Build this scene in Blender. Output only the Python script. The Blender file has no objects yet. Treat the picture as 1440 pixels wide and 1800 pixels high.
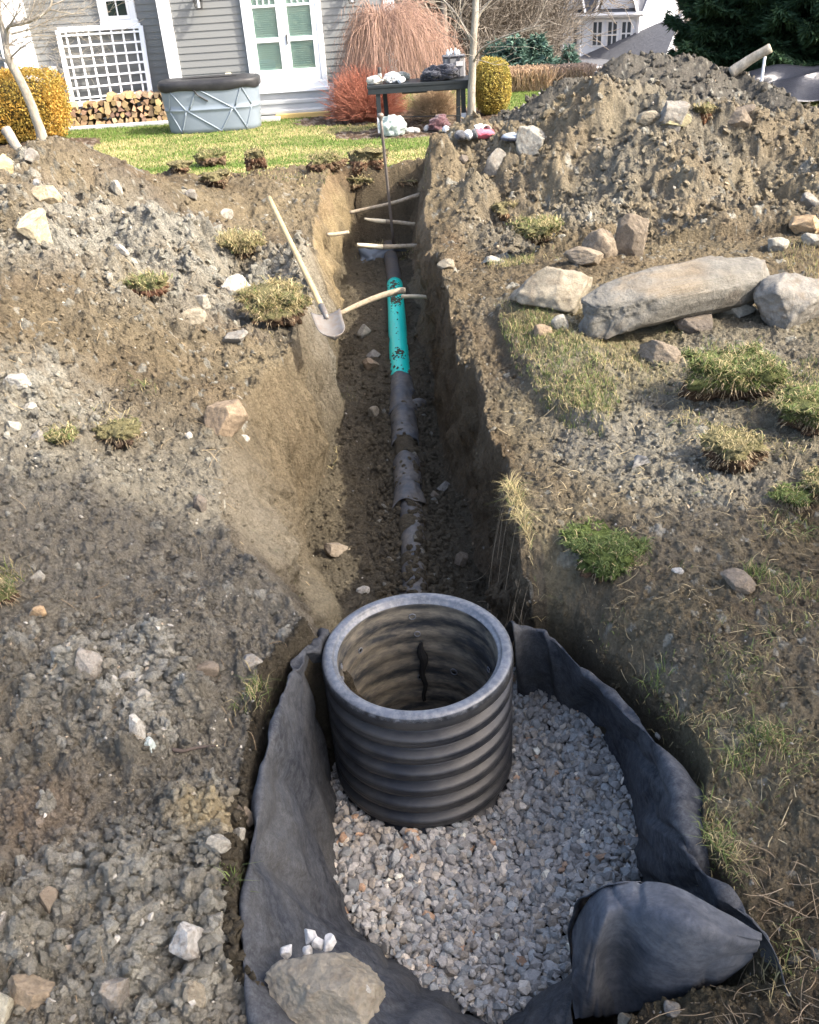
import bpy, bmesh, math, random
import numpy as np
from mathutils import Vector, Matrix
random.seed(7); rng = np.random.default_rng(7)
SC = bpy.context.scene
COL = SC.collection

# ------------------------------------------------------------ camera, sky, sun, exposure
PW, PH, FPX = 1440., 1800., 1544.
PITCH, ROLL, CH = math.radians(31.9), math.radians(-3.7), 1.9
Fv = np.array([0, math.cos(PITCH), -math.sin(PITCH)])
_U = np.array([0, math.sin(PITCH), math.cos(PITCH)]); _R = np.array([1., 0, 0])
Rv = _R*math.cos(ROLL)+_U*math.sin(ROLL); Uv = _U*math.cos(ROLL)-_R*math.sin(ROLL)
CAM = np.array([0., 0., CH])
cd = bpy.data.cameras.new('camera'); cam = bpy.data.objects.new('camera', cd); COL.objects.link(cam)
cam.matrix_world = Matrix(((Rv[0], Uv[0], -Fv[0], 0), (Rv[1], Uv[1], -Fv[1], 0), (Rv[2], Uv[2], -Fv[2], CH), (0, 0, 0, 1)))
cd.sensor_fit = 'HORIZONTAL'; cd.sensor_width = 36; cd.lens = 36*FPX/PW
cd.clip_start = .05; cd.clip_end = 2000
SC.camera = cam
SUN_EL, SUN_AZ = math.radians(42), math.radians(-22)      # azimuth measured from +x (right), negative = towards the camera side
sdir = Vector((math.cos(SUN_EL)*math.cos(SUN_AZ), math.cos(SUN_EL)*math.sin(SUN_AZ), math.sin(SUN_EL)))
w = bpy.data.worlds.new('World'); SC.world = w; w.use_nodes = True
nt = w.node_tree; bg = nt.nodes['Background']; sky = nt.nodes.new('ShaderNodeTexSky')
sky.sky_type = 'NISHITA'; sky.sun_disc = False; sky.sun_elevation = SUN_EL
sky.sun_rotation = math.atan2(sdir.x, sdir.y)
sky.dust_density = 4; sky.ozone_density = .2; sky.air_density = .8
nt.links.new(sky.outputs[0], bg.inputs[0]); bg.inputs[1].default_value = .15
ld = bpy.data.lights.new('sun', 'SUN'); ld.energy = 2.05; ld.angle = math.radians(.5); ld.color = (1, .93, .82)
so = bpy.data.objects.new('sun', ld); COL.objects.link(so); so.rotation_euler = sdir.to_track_quat('Z', 'Y').to_euler()
SC.view_settings.view_transform = 'Standard'; SC.view_settings.look = 'None'
SC.view_settings.exposure = 2.18; SC.view_settings.gamma = 1

# ------------------------------------------------------------ helpers: photo measurements to metres
def ray(px, py): return Fv+Rv*(px-720)/FPX-Uv*(py-900)/FPX
def un(px, py, z):
    d = ray(px, py); return CAM+d*(z-CH)/d[2]
def W(px, py, y):
    d = ray(px, py); return CAM+d*y/d[1]
def depth(P): return float((np.asarray(P, float)-CAM)@Fv)

# ------------------------------------------------------------ helpers: noise
def _h(ix, iy, iz, s):
    h = (ix.astype(np.int64)*374761393+iy.astype(np.int64)*668265263+iz*2147483647+s*1274126177) & 0xffffffff
    h = ((h ^ (h >> 13))*1274126177) & 0xffffffff
    h = ((h ^ (h >> 15))*2246822519) & 0xffffffff
    return ((h ^ (h >> 16)) & 0xffffff)/16777216.
def vn2(x, y, s=0):
    xi = np.floor(x); yi = np.floor(y); fx = x-xi; fy = y-yi
    fx = fx*fx*fx*(fx*(fx*6-15)+10); fy = fy*fy*fy*(fy*(fy*6-15)+10)
    a = _h(xi, yi, 0, s); b = _h(xi+1, yi, 0, s); c = _h(xi, yi+1, 0, s); d = _h(xi+1, yi+1, 0, s)
    return (a*(1-fx)+b*fx)*(1-fy)+(c*(1-fx)+d*fx)*fy-.5
def fbm(x, y, sc, o=4, s=0, g=.5):
    t = 0; a = 1.; n = 0
    for i in range(o):
        t = t+a*vn2(x*sc+13.7*i, y*sc-7.1*i, s+i); n += a; a *= g; sc *= 2.03
    return t/n*2
def vn3(P, sc, s=0):
    x, y, z = P[:, 0]*sc, P[:, 1]*sc, P[:, 2]*sc
    zi = np.floor(z); fz = z-zi; fz = fz*fz*(3-2*fz)
    r = np.zeros(len(P))
    for k in (0, 1):
        wz = fz if k else 1-fz
        xi = np.floor(x); yi = np.floor(y); fx = x-xi; fy = y-yi; fx = fx*fx*(3-2*fx); fy = fy*fy*(3-2*fy)
        zz = (zi+k).astype(np.int64)*1013
        a = _h(xi, yi+zz, 0, s); b = _h(xi+1, yi+zz, 0, s); c = _h(xi, yi+1+zz, 0, s); d = _h(xi+1, yi+1+zz, 0, s)
        r += wz*((a*(1-fx)+b*fx)*(1-fy)+(c*(1-fx)+d*fx)*fy)
    return r-.5
def fbm3(P, sc, o=3, s=0):
    t = 0; a = 1.; n = 0
    for i in range(o):
        t = t+a*vn3(P, sc, s+i*5); n += a; a *= .5; sc *= 2.1
    return t/n*2
def domes(x, y, cell, dens, s):
    """half-buried lumps: height and the id of the lump"""
    xi = np.floor(x/cell); yi = np.floor(y/cell); best = np.zeros_like(x); bid = np.zeros_like(x)
    for dx in (-1, 0, 1):
        for dy in (-1, 0, 1):
            cx, cy = xi+dx, yi+dy
            px = (cx+.15+.7*_h(cx, cy, 0, s))*cell; py = (cy+.15+.7*_h(cx, cy, 1, s))*cell
            q = _h(cx, cy, 2, s); r = cell*(.16+.36*_h(cx, cy, 3, s)**1.6)
            an = _h(cx, cy, 4, s)*6.28; c, sn = np.cos(an), np.sin(an)
            u = ((x-px)*c+(y-py)*sn)*(.8+.9*_h(cx, cy, 5, s)); v = -(x-px)*sn+(y-py)*c
            m = np.maximum(np.abs(u), np.abs(v)); d2 = .6*(u*u+v*v)+.4*(m*m*1.35)
            h = np.sqrt(np.maximum(0, r*r-d2))*(q < dens)
            k = h > best; best = np.where(k, h, best); bid = np.where(k, _h(cx, cy, 6, s), bid)
    return best, bid
def sst(a, b, x):
    t = np.clip((x-a)/(b-a), 0, 1); return t*t*(3-2*t)

# ------------------------------------------------------------ helpers: objects
def tag(o, label=None, cat=None, group=None, kind=None):
    if label: o['label'] = label
    if cat: o['category'] = cat
    if group: o['group'] = group
    if kind: o['kind'] = kind
    return o
def thing(name, label, cat, loc=(0, 0, 0), group=None, rz=0):
    o = bpy.data.objects.new(name, None); COL.objects.link(o); o.location = loc; o.rotation_euler = (0, 0, rz)
    o.empty_display_size = .2
    return tag(o, label, cat, group)
def mesh(name, V, F, mat, parent=None, loc=None, smooth=True, col=None, F2=None, world=True):
    """V (n,3) world coordinates, F (m,k) faces of one size, F2 further faces of another size"""
    V = np.asarray(V, np.float64); F = np.asarray(F, np.int64)
    base = np.zeros(3)
    if world:
        if parent is not None:
            base = np.array(parent.get('_w', (0, 0, 0)), float)
            if parent.type == 'EMPTY' and '_w' not in parent: base = np.array(parent.location, float)
        elif loc is not None: base = np.array(loc, float)
    V = V-base
    me = bpy.data.meshes.new(name)
    me.vertices.add(len(V)); me.vertices.foreach_set('co', V.astype(np.float32).ravel())
    fl = [F] if F2 is None else [F, np.asarray(F2, np.int64)]
    tot = sum(f.size for f in fl); nf = sum(len(f) for f in fl)
    me.loops.add(tot); me.polygons.add(nf)
    me.loops.foreach_set('vertex_index', np.concatenate([f.ravel() for f in fl]).astype(np.int32))
    cnt = np.concatenate([np.full(len(f), f.shape[1]) for f in fl]).astype(np.int32)
    me.polygons.foreach_set('loop_start', (np.cumsum(cnt)-cnt).astype(np.int32))
    me.polygons.foreach_set('use_smooth', np.full(nf, bool(smooth)))
    me.update(calc_edges=True)
    if col is not None:
        a = me.color_attributes.new('Col', 'FLOAT_COLOR', 'POINT')
        c = np.ones((len(V), 4), np.float32); c[:, :3] = col; a.data.foreach_set('color', c.ravel())
    if mat: me.materials.append(mat)
    o = bpy.data.objects.new(name, me); COL.objects.link(o)
    if parent is not None:
        o.parent = parent
        if world: o['_w'] = [float(v) for v in base]
    elif loc is not None: o.location = [float(v) for v in base]; o['_w'] = [float(v) for v in base]
    return o
def copy_tree(o, parent=None, linkdata=True):
    c = o.copy(); COL.objects.link(c)
    if parent is not None: c.parent = parent
    for ch in list(o.children): copy_tree(ch, c)
    return c
class MB:
    def __init__(s): s.V = []; s.Q = []; s.T = []; s.n = 0; s.C = []
    def add(s, V, Q=None, T=None, c=None):
        V = np.asarray(V, float)
        s.V.append(V)
        if Q is not None and len(Q): s.Q.append(np.asarray(Q)+s.n)
        if T is not None and len(T): s.T.append(np.asarray(T)+s.n)
        s.C.append(np.tile(np.array(c if c is not None else (.5, .5, .5), float), (len(V), 1)) if c is None or np.ndim(c) == 1 else c)
        s.n += len(V); return s
    def box(s, c, size, rz=0, rx=0, ry=0, M=None, bev=.0, col=None):
        x, y, z = [q/2 for q in size]
        if bev <= 0: bev = min(size)*.06
        b = min(bev, min(x, y, z)*.9)
        V = []
        for sx in (-1, 1):
            for sy in (-1, 1):
                for sz in (-1, 1):
                    V += [(sx*x, sy*(y-b), sz*(z-b)), (sx*(x-b), sy*y, sz*(z-b)), (sx*(x-b), sy*(y-b), sz*z)]
        V = np.array(V); idx = lambda i, j, k, a: ((i*2+j)*2+k)*3+a
        Q = []; T = []
        for i in (0, 1):
            Q.append([idx(i, 0, 0, 0), idx(i, 1, 0, 0), idx(i, 1, 1, 0), idx(i, 0, 1, 0)][::(1 if i else -1)])
            Q.append([idx(0, i, 0, 1), idx(0, i, 1, 1), idx(1, i, 1, 1), idx(1, i, 0, 1)][::(1 if i else -1)])
            Q.append([idx(0, 0, i, 2), idx(1, 0, i, 2), idx(1, 1, i, 2), idx(0, 1, i, 2)][::(1 if i else -1)])
        for i in (0, 1):
            for j in (0, 1):
                Q.append([idx(i, j, 0, 0), idx(i, j, 1, 0), idx(i, j, 1, 1), idx(i, j, 0, 1)])
                Q.append([idx(i, 0, j, 0), idx(i, 1, j, 0), idx(i, 1, j, 2), idx(i, 0, j, 2)])
                Q.append([idx(0, i, j, 1), idx(1, i, j, 1), idx(1, i, j, 2), idx(0, i, j, 2)])
                for k in (0, 1): T.append([idx(i, j, k, 0), idx(i, j, k, 1), idx(i, j, k, 2)])
        R = np.array(Matrix.Rotation(rz, 3, 'Z') @ Matrix.Rotation(ry, 3, 'Y') @ Matrix.Rotation(rx, 3, 'X')) if M is None else np.array(M)
        return s.add(V@R.T+np.array(c, float), Q, T, col)
    def tube(s, pts, rad, n=8, cap=True, col=None):
        V, Q, T = tube(pts, rad, n, cap); return s.add(V, Q, T, col)
    def lathe(s, prof, c=(0, 0, 0), n=32, M=None, col=None):
        prof = np.array(prof, float); a = np.linspace(0, 2*np.pi, n, endpoint=False)
        V = np.stack([np.outer(prof[:, 0], np.cos(a)), np.outer(prof[:, 0], np.sin(a)), np.outer(prof[:, 1], np.ones(n))], 2).reshape(-1, 3)
        if M is not None: V = V@np.array(M).T
        Q = [[i*n+j, i*n+(j+1) % n, (i+1)*n+(j+1) % n, (i+1)*n+j] for i in range(len(prof)-1) for j in range(n)]
        return s.add(V+np.array(c, float), Q, None, col)
    def build(s, name, mat, parent=None, loc=None, smooth=False, col=False, world=True):
        V = np.concatenate(s.V); C = np.concatenate(s.C) if col else None
        Q = np.concatenate(s.Q) if s.Q else None; T = np.concatenate(s.T) if s.T else None
        if Q is None: Q, T = T, None
        return mesh(name, V, Q, mat, parent, loc, smooth, C, T, world)
def tube(pts, rad, n=6, cap=True):
    P = np.asarray(pts, float); m = len(P); rad = np.broadcast_to(np.asarray(rad, float), (m,))
    T = np.gradient(P, axis=0); T /= np.linalg.norm(T, axis=1)[:, None]+1e-9
    ref = np.array([0, 0, 1.]) if abs(T[:, 2]).mean() < .8 else np.array([1., 0, 0])
    A = np.cross(T, ref); A /= np.linalg.norm(A, axis=1)[:, None]+1e-9; B = np.cross(T, A)
    a = np.linspace(0, 2*np.pi, n, endpoint=False)
    V = (P[:, None]+rad[:, None, None]*(A[:, None]*np.cos(a)[None, :, None]+B[:, None]*np.sin(a)[None, :, None])).reshape(-1, 3)
    j = np.arange(n); jn = (j+1) % n
    Q = np.concatenate([np.stack([i*n+j, i*n+jn, (i+1)*n+jn, (i+1)*n+j], 1) for i in range(m-1)])
    Tt = []
    if cap:
        V = np.concatenate([V, P[:1], P[-1:]]); b = m*n
        Tt = [[b, (k+1) % n, k] for k in range(n)]+[[b+1, (m-1)*n+k, (m-1)*n+(k+1) % n] for k in range(n)]
    return V, Q, Tt
def catmull(P, k):
    P = np.asarray(P, float); n = len(P); out = []
    E = np.concatenate([[2*P[0]-P[1]], P, [2*P[-1]-P[-2]]])
    for i in range(n-1):
        p0, p1, p2, p3 = E[i:i+4]
        for t in np.arange(k)/k:
            out.append(.5*((2*p1)+(-p0+p2)*t+(2*p0-5*p1+4*p2-p3)*t*t+(-p0+3*p1-3*p2+p3)*t**3))
    out.append(P[-1]); return np.array(out)
def strands(P0, P1, P2, r0, r1, k=6, n=3):
    """N curved stems given by quadratic curves, vectorised -> V,Q"""
    N = len(P0); t = np.linspace(0, 1, k)[None, :, None]
    C = P0[:, None]*(1-t)**2+2*P1[:, None]*t*(1-t)+P2[:, None]*t**2
    return strandsC(C, r0, r1, n)
def strandsC(C, r0, r1, n=3):
    N, k = C.shape[:2]
    T = np.gradient(C, axis=1); T /= np.linalg.norm(T, axis=2)[..., None]+1e-9
    ref = np.array([.31, .77, .2]); A = np.cross(T, ref); A /= np.linalg.norm(A, axis=2)[..., None]+1e-9; B = np.cross(T, A)
    a = np.arange(n)*2*np.pi/n; rr = (np.asarray(r0).reshape(-1, 1)*(1-np.linspace(0, 1, k))+np.asarray(r1).reshape(-1, 1)*np.linspace(0, 1, k))
    V = C[:, :, None]+rr[..., None, None]*(A[:, :, None]*np.cos(a)[None, None, :, None]+B[:, :, None]*np.sin(a)[None, None, :, None])
    idx = np.arange(N*k*n).reshape(N, k, n)
    Q = np.stack([idx[:, :-1], np.roll(idx, -1, 2)[:, :-1], np.roll(idx, -1, 2)[:, 1:], idx[:, 1:]], -1).reshape(-1, 4)
    return V.reshape(-1, 3), Q
def rotmats(N):
    q = rng.normal(size=(N, 4)); q /= np.linalg.norm(q, axis=1)[:, None]; w_, x, y, z = q.T
    return np.stack([np.stack([1-2*(y*y+z*z), 2*(x*y-z*w_), 2*(x*z+y*w_)], -1), np.stack([2*(x*y+z*w_), 1-2*(x*x+z*z), 2*(y*z-x*w_)], -1),
                     np.stack([2*(x*z-y*w_), 2*(y*z+x*w_), 1-2*(x*x+y*y)], -1)], 1)
def ico(sub):
    bm = bmesh.new(); bmesh.ops.create_icosphere(bm, subdivisions=sub, radius=1)
    V = np.array([v.co[:] for v in bm.verts]); F = np.array([[v.index for v in f.verts] for f in bm.faces]); bm.free(); return V, F
ICO = {k: ico(k) for k in (1, 2, 3, 4, 5, 6)}
def rockV(sub, seed, cuts=10, dmin=.55, dmax=.9, nz=.12, nsc=2., fine=.0):
    r = np.random.default_rng(seed); V, F = ICO[sub]; V = V.copy()
    for i in range(cuts):
        n = r.normal(size=3); n /= np.linalg.norm(n); d = r.uniform(dmin, dmax)
        q = V@n-d; V -= np.outer(np.maximum(q, 0), n)
    V *= 1+nz*fbm3(V+seed*3.1, nsc, 3, seed)[:, None]
    if fine: V *= 1+fine*fbm3(V+seed*1.7, 9., 4, seed+9)[:, None]
    return V, F
def scatter(temps, P, S, colr, R=None):
    """instances baked into arrays: P (N,3), S (N,3) semi-axes, colr (N,3)"""
    N = len(P); R = rotmats(N) if R is None else R
    which = rng.integers(0, len(temps), N); Vs, Fs, Cs = [], [], []; off = 0
    for k, (V, F) in enumerate(temps):
        m = which == k
        if not m.any(): continue
        X = np.einsum('nij,nvj->nvi', R[m], V[None]*S[m][:, None])+P[m][:, None]
        n = m.sum(); Vs.append(X.reshape(-1, 3))
        Fs.append((F[None]+(np.arange(n)*len(V))[:, None, None]).reshape(-1, F.shape[1])+off)
        Cs.append(np.repeat(colr[m], len(V), 0)); off += n*len(V)
    return np.concatenate(Vs), np.concatenate(Fs), np.concatenate(Cs)
def blades(P, h, w_, lean, col, tipcol=None):
    """bent grass blades: 5 vertices, 3 triangles each"""
    N = len(P); a = rng.uniform(0, 6.283, N); d = np.stack([np.cos(a), np.sin(a), np.zeros(N)], 1); b = rng.uniform(0, 6.283, N)
    s = np.stack([np.cos(b), np.sin(b), np.zeros(N)], 1)*w_[:, None]/2
    up = np.array([0, 0, 1.])
    m = P+up*(h*.55)[:, None]+d*(h*lean*.3)[:, None]; t = P+up*(h*np.clip(1-.45*lean, .1, 1))[:, None]+d*(h*lean*.95)[:, None]
    V = np.stack([P-s, P+s, m-s*.8, m+s*.8, t], 1).reshape(-1, 3)
    o = (np.arange(N)*5)[:, None, None]; F = (np.array([[0, 1, 3], [0, 3, 2], [2, 3, 4]])[None]+o).reshape(-1, 3)
    C = np.repeat(col, 5, 0)
    return V, F, C
def leafcards(P, size, col, nrm=None):
    N = len(P); R = rotmats(N); L = np.array([[-.5, 0, 0], [0, -.28, .05], [.5, 0, 0], [0, .28, .05]])
    V = (np.einsum('nij,vj->nvi', R, L)*size[:, None, None]+P[:, None]).reshape(-1, 3)
    F = np.arange(N*4).reshape(-1, 4); return V, F, np.repeat(col, 4, 0)

# ------------------------------------------------------------ materials
def mat(name, col=(.5, .5, .5), rough=.8, attr=False, bump=None, var=None, metal=0, spec=.3, trans=0, sheen=0, coat=0, stretch=None, backlit=0):
    """bump: list of (scale, strength, distance); var: (scale, amount, second colour)"""
    m = bpy.data.materials.new(name); m.use_nodes = True; n = m.node_tree.nodes; l = m.node_tree.links; b = n['Principled BSDF']
    b.inputs['Roughness'].default_value = rough; b.inputs['Metallic'].default_value = metal
    b.inputs['Specular IOR Level'].default_value = spec; b.inputs['Sheen Weight'].default_value = sheen; b.inputs['Coat Weight'].default_value = coat
    tc = n.new('ShaderNodeTexCoord'); src = tc.outputs['Object']
    if stretch:
        mp = n.new('ShaderNodeMapping'); mp.inputs['Scale'].default_value = stretch; l.new(src, mp.inputs[0]); src = mp.outputs[0]
    if attr:
        a = n.new('ShaderNodeVertexColor'); a.layer_name = 'Col'; c = a.outputs[0]
    else:
        a = n.new('ShaderNodeRGB'); a.outputs[0].default_value = (*col, 1); c = a.outputs[0]
    for (sc, amt, c2) in (var or []):
        t = n.new('ShaderNodeTexNoise'); t.inputs['Scale'].default_value = sc; t.inputs['Detail'].default_value = 6; t.inputs['Roughness'].default_value = .65; l.new(src, t.inputs['Vector'])
        r = n.new('ShaderNodeValToRGB'); r.color_ramp.elements[0].position = .42; r.color_ramp.elements[1].position = .62; l.new(t.outputs[0], r.inputs[0])
        mu = n.new('ShaderNodeMath'); mu.operation = 'MULTIPLY'; mu.inputs[1].default_value = amt; l.new(r.outputs[0], mu.inputs[0])
        mx = n.new('ShaderNodeMix'); mx.data_type = 'RGBA'; l.new(mu.outputs[0], mx.inputs[0]); l.new(c, mx.inputs[6])
        if isinstance(c2, (float, int)):
            ml = n.new('ShaderNodeMix'); ml.data_type = 'RGBA'; ml.blend_type = 'MULTIPLY'; ml.inputs[0].default_value = 1; l.new(c, ml.inputs[6]); ml.inputs[7].default_value = (c2, c2, c2, 1); l.new(ml.outputs[2], mx.inputs[7])
        else: mx.inputs[7].default_value = (*c2, 1)
        c = mx.outputs[2]
    l.new(c, b.inputs['Base Color'])
    h = None
    for (sc, st, di, kind) in (bump or []):
        if kind == 'n':
            t = n.new('ShaderNodeTexNoise'); t.inputs['Detail'].default_value = 8; t.inputs['Roughness'].default_value = .7
        else: t = n.new('ShaderNodeTexVoronoi')
        t.inputs['Scale'].default_value = sc; l.new(src, t.inputs['Vector'])
        bp = n.new('ShaderNodeBump'); bp.inputs['Strength'].default_value = st; bp.inputs['Distance'].default_value = di; l.new(t.outputs[0], bp.inputs['Height'])
        if kind == 'v': bp.invert = True
        if h: l.new(h, bp.inputs['Normal'])
        h = bp.outputs[0]
    if h: l.new(h, b.inputs['Normal'])
    if backlit:
        tr = n.new('ShaderNodeBsdfTranslucent'); l.new(c, tr.inputs[0]); ms = n.new('ShaderNodeMixShader'); ms.inputs[0].default_value = backlit
        l.new(b.outputs[0], ms.inputs[1]); l.new(tr.outputs[0], ms.inputs[2]); l.new(ms.outputs[0], n['Material Output'].inputs[0])
    return m
M = {}
M['soil'] = mat('soil', attr=True, rough=.97, spec=.08, bump=[(11, .8, .07, 'n'), (34, 1., .04, 'n'), (60, .6, .02, 'v'), (130, 1., .014, 'n')], var=[(22, .45, .6), (60, .4, .6), (9, .3, 1.25), (170, .35, 1.5)])
M['turf'] = mat('turf', attr=True, rough=.95, spec=.1, bump=[(60, .8, .03, 'n')], var=[(30, .5, .6), (120, .4, 1.4)])
M['pebble'] = mat('pebble', attr=True, rough=.88, spec=.2, bump=[(60, .5, .01, 'n')], var=[(70, .4, .6), (25, .3, 1.3)])
M['gravel'] = mat('gravel', attr=True, rough=.72, spec=.4, bump=[(90, .4, .005, 'n')], var=[(160, .5, .55), (60, .45, 1.45)], stretch=(1, 1.6, .6))
M['grass'] = mat('grass_blade', attr=True, rough=.7, spec=.25, backlit=.3)
M['boulder'] = mat('boulder', attr=True, rough=.9, spec=.2, bump=[(9, .5, .05, 'n'), (45, .6, .015, 'n')], var=[(7, .55, .6), (25, .5, 1.35), (110, .35, .55)])
M['bark'] = mat('bark', (.19, .155, .12), .9, bump=[(40, .8, .02, 'n')], var=[(9, .7, (.36, .33, .28)), (40, .4, .6)], stretch=(1, 1, .35))
M['palebark'] = mat('pale_bark', (.25, .22, .175), .9, bump=[(40, .8, .02, 'n')], var=[(9, .6, (.42, .39, .33)), (40, .4, .6)], stretch=(1, 1, .35))
M['twig'] = mat('twig', attr=True, rough=.8, spec=.2)
M['leaf'] = mat('leaf', attr=True, rough=.6, spec=.3, backlit=.25)
M['needle'] = mat('needle', attr=True, rough=.7, spec=.2, backlit=.1)
M['siding'] = mat('grey_siding', (.19, .195, .19), .65, var=[(3, .25, .85)], bump=[(60, .15, .004, 'n')], stretch=(.2, 1, 1))
M['white'] = mat('white_trim', (.78, .79, .8), .5, var=[(3, .15, .9)])
M['black_plastic'] = mat('black_plastic', (.013, .015, .019), .42, spec=.45, var=[(7, .35, (.05, .052, .055)), (3.5, .25, (.10, .09, .072))], bump=[(14, .2, .01, 'n')])
M['green_pvc'] = mat('green_pipe', (.0, .60, .48), .35, spec=.5, var=[(3, .25, (.02, .5, .43))])
M['steel'] = mat('worn_steel', (.2, .185, .165), .6, metal=.5, var=[(20, .5, (.16, .11, .07))])
M['ash'] = mat('shovel_wood', (.5, .36, .17), .6, var=[(14, .5, (.33, .22, .1))], stretch=(1, 1, .2))
M['glass'] = None
def glass_mat():
    m = bpy.data.materials.new('window_glass'); m.use_nodes = True; n = m.node_tree.nodes; l = m.node_tree.links
    n.remove(n['Principled BSDF']); t = n.new('ShaderNodeBsdfTransparent'); t.inputs[0].default_value = (.82, .93, .89, 1)
    g = n.new('ShaderNodeBsdfGlossy'); g.inputs['Roughness'].default_value = .03; g.inputs[0].default_value = (.9, 1, .95, 1)
    f = n.new('ShaderNodeValue'); f.outputs[0].default_value = .16; x = n.new('ShaderNodeMixShader')
    l.new(f.outputs[0], x.inputs[0]); l.new(t.outputs[0], x.inputs[1]); l.new(g.outputs[0], x.inputs[2]); l.new(x.outputs[0], n['Material Output'].inputs[0]); return m
M['glass'] = glass_mat()

# ------------------------------------------------------------ the ground: base shape from surveyed spots, then trench and pit cut into it
ctl = []
def c3(px, py, z): p = un(px, py, z); ctl.append((p[0], p[1], z))
def cy(px, py, y): p = W(px, py, y); ctl.append((p[0], y, p[2]))
for a in [(0, 1800, .04), (200, 1800, .0), (440, 1800, -.03), (700, 1900, -.12), (1000, 1900, -.2), (1130, 1795, -.3), (1340, 1800, -.12), (1440, 1800, -.05), (0, 1500, .06), (200, 1500, .02), (420, 1500, 0),
          (0, 1250, .07), (200, 1250, .03), (430, 1250, 0), (0, 1050, .14), (200, 1050, .05), (400, 1050, 0), (540, 1130, -.03), (0, 900, .22), (200, 880, .12), (400, 900, .0), (0, 780, .3), (150, 760, .18), (300, 760, .1), (430, 800, 0),
          (0, 650, .38), (200, 650, .25), (350, 650, .1), (480, 650, .03), (0, 540, .5), (150, 540, .4), (300, 560, .2), (420, 580, .06), (540, 580, .0), (0, 450, .6), (100, 450, .52), (250, 480, .3), (380, 500, .1), (500, 480, .04),
          (1440, 1500, 0), (1250, 1500, 0), (1200, 1250, 0), (1440, 1250, .02), (1030, 1070, -.03), (1020, 1160, -.15), (1078, 1200, -.11), (1147, 1265, -.05), (992, 1112, -.17), (1060, 1120, -.02), (1120, 1180, .0), (1200, 1050, 0), (1440, 1050, .0), (960, 950, -.02), (1150, 900, .0), (1440, 950, -.05), (900, 800, -.1), (1000, 760, -.08), (1150, 800, .0), (1300, 800, -.02), (1440, 820, .02),
          (870, 650, -.1), (940, 680, -.04), (1060, 680, .03), (1200, 700, 0), (1350, 700, .05), (880, 560, .0), (1000, 590, .02), (1200, 600, .03), (1440, 600, .05), (840, 480, .0), (950, 460, .03), (1100, 460, .06), (1300, 470, .1), (1440, 440, .1), (1440, 500, .06)]: c3(*a)
for a in [(0, 385, 7.0), (60, 330, 7.8), (0, 290, 8.4), (80, 280, 8.6), (150, 268, 8.8), (200, 300, 9.2), (120, 400, 7.4), (220, 400, 7.6), (300, 430, 7.9), (260, 335, 9.6), (380, 400, 8.6), (480, 380, 9.3), (350, 325, 10.3), (480, 310, 10.6), (560, 320, 10.4), (540, 400, 9.0), (420, 450, 8.0),
          (775, 276, 9.6), (800, 300, 9.5), (830, 318, 9.5), (760, 350, 9.0), (800, 420, 8.2), (850, 320, 9.3), (930, 270, 9.5), (1000, 225, 9.5), (1060, 180, 9.3), (1110, 240, 9.0), (1200, 238, 9.0), (1300, 258, 8.7), (1380, 285, 8.3), (1440, 295, 8.1), (900, 400, 8.2), (1000, 380, 8.2), (1100, 360, 8.0), (1200, 330, 8.1), (1300, 360, 7.8), (1440, 370, 7.4)]: cy(*a)
for x in (-9, -6, -4, -2, 0, 2): ctl += [(x, 11.8, -.28), (x, 13.5, -.45)]
for x in (-9., -6): ctl += [(x, 5, .7), (x, 9.5, .6), (x, 1, .2)]
for x in (4, 7, 10): ctl += [(x, 11.3, -.3), (x, 13.5, -.48), (x+1, 5, .1), (x, 1, 0)]
for x in (-2.5, -1, 0, 1, 2.5): ctl += [(x, .2, 0.02), (x*1.5, -2, 0)]
for x in (-12, -6, 0, 6, 12): ctl += [(x, 17, -.5), (x, 22, -.5)]
ctl = np.array(ctl)
def tps_fit(c, lam=.004):
    X = c[:, :2]; n = len(X); d = np.linalg.norm(X[:, None]-X[None], axis=2); K = d*d*np.log(d+1e-9)+lam*np.eye(n)*10
    Pm = np.concatenate([np.ones((n, 1)), X], 1); A = np.block([[K, Pm], [Pm.T, np.zeros((3, 3))]])
    return np.linalg.solve(A, np.concatenate([c[:, 2], np.zeros(3)]))
_w = tps_fit(ctl)
gx = np.linspace(-12, 12, 241); gy = np.linspace(-3, 24, 271); GX, GY = np.meshgrid(gx, gy, indexing='ij')
Z = _w[-3]+_w[-2]*GX+_w[-1]*GY
for (cx, cy_, _), ww in zip(ctl, _w[:-3]):
    d2 = (GX-cx)**2+(GY-cy_)**2; Z += ww*.5*d2*np.log(d2+1e-12)
BUMPS = [(W(a, b_, c)[0], c, d, e) for a, b_, c, d, e in [(780, 290, 9.6, .10, .2), (1062, 190, 9.4, .03, .30), (1010, 230, 9.4, .08, .3), (1200, 250, 9.0, .08, .4), (1330, 270, 8.6, .12, .3), (1150, 330, 8.3, .12, .35), (1250, 330, 8.3, .1, .25), (920, 300, 9.3, .07, .3), (60, 300, 8.3, .03, .4), (150, 275, 8.8, .02, .35), (60, 400, 7.0, .08, .3), (280, 340, 9.5, .08, .3), (350, 470, 7.9, .08, .3), (180, 560, 5.6, .05, .3), (370, 610, 5.6, .05, .25), (40, 640, 4.6, .05, .25), (210, 720, 4.5, .05, .2), (100, 1150, 2.3, .03, .15), (330, 1120, 2.4, .03, .15)]]
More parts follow.
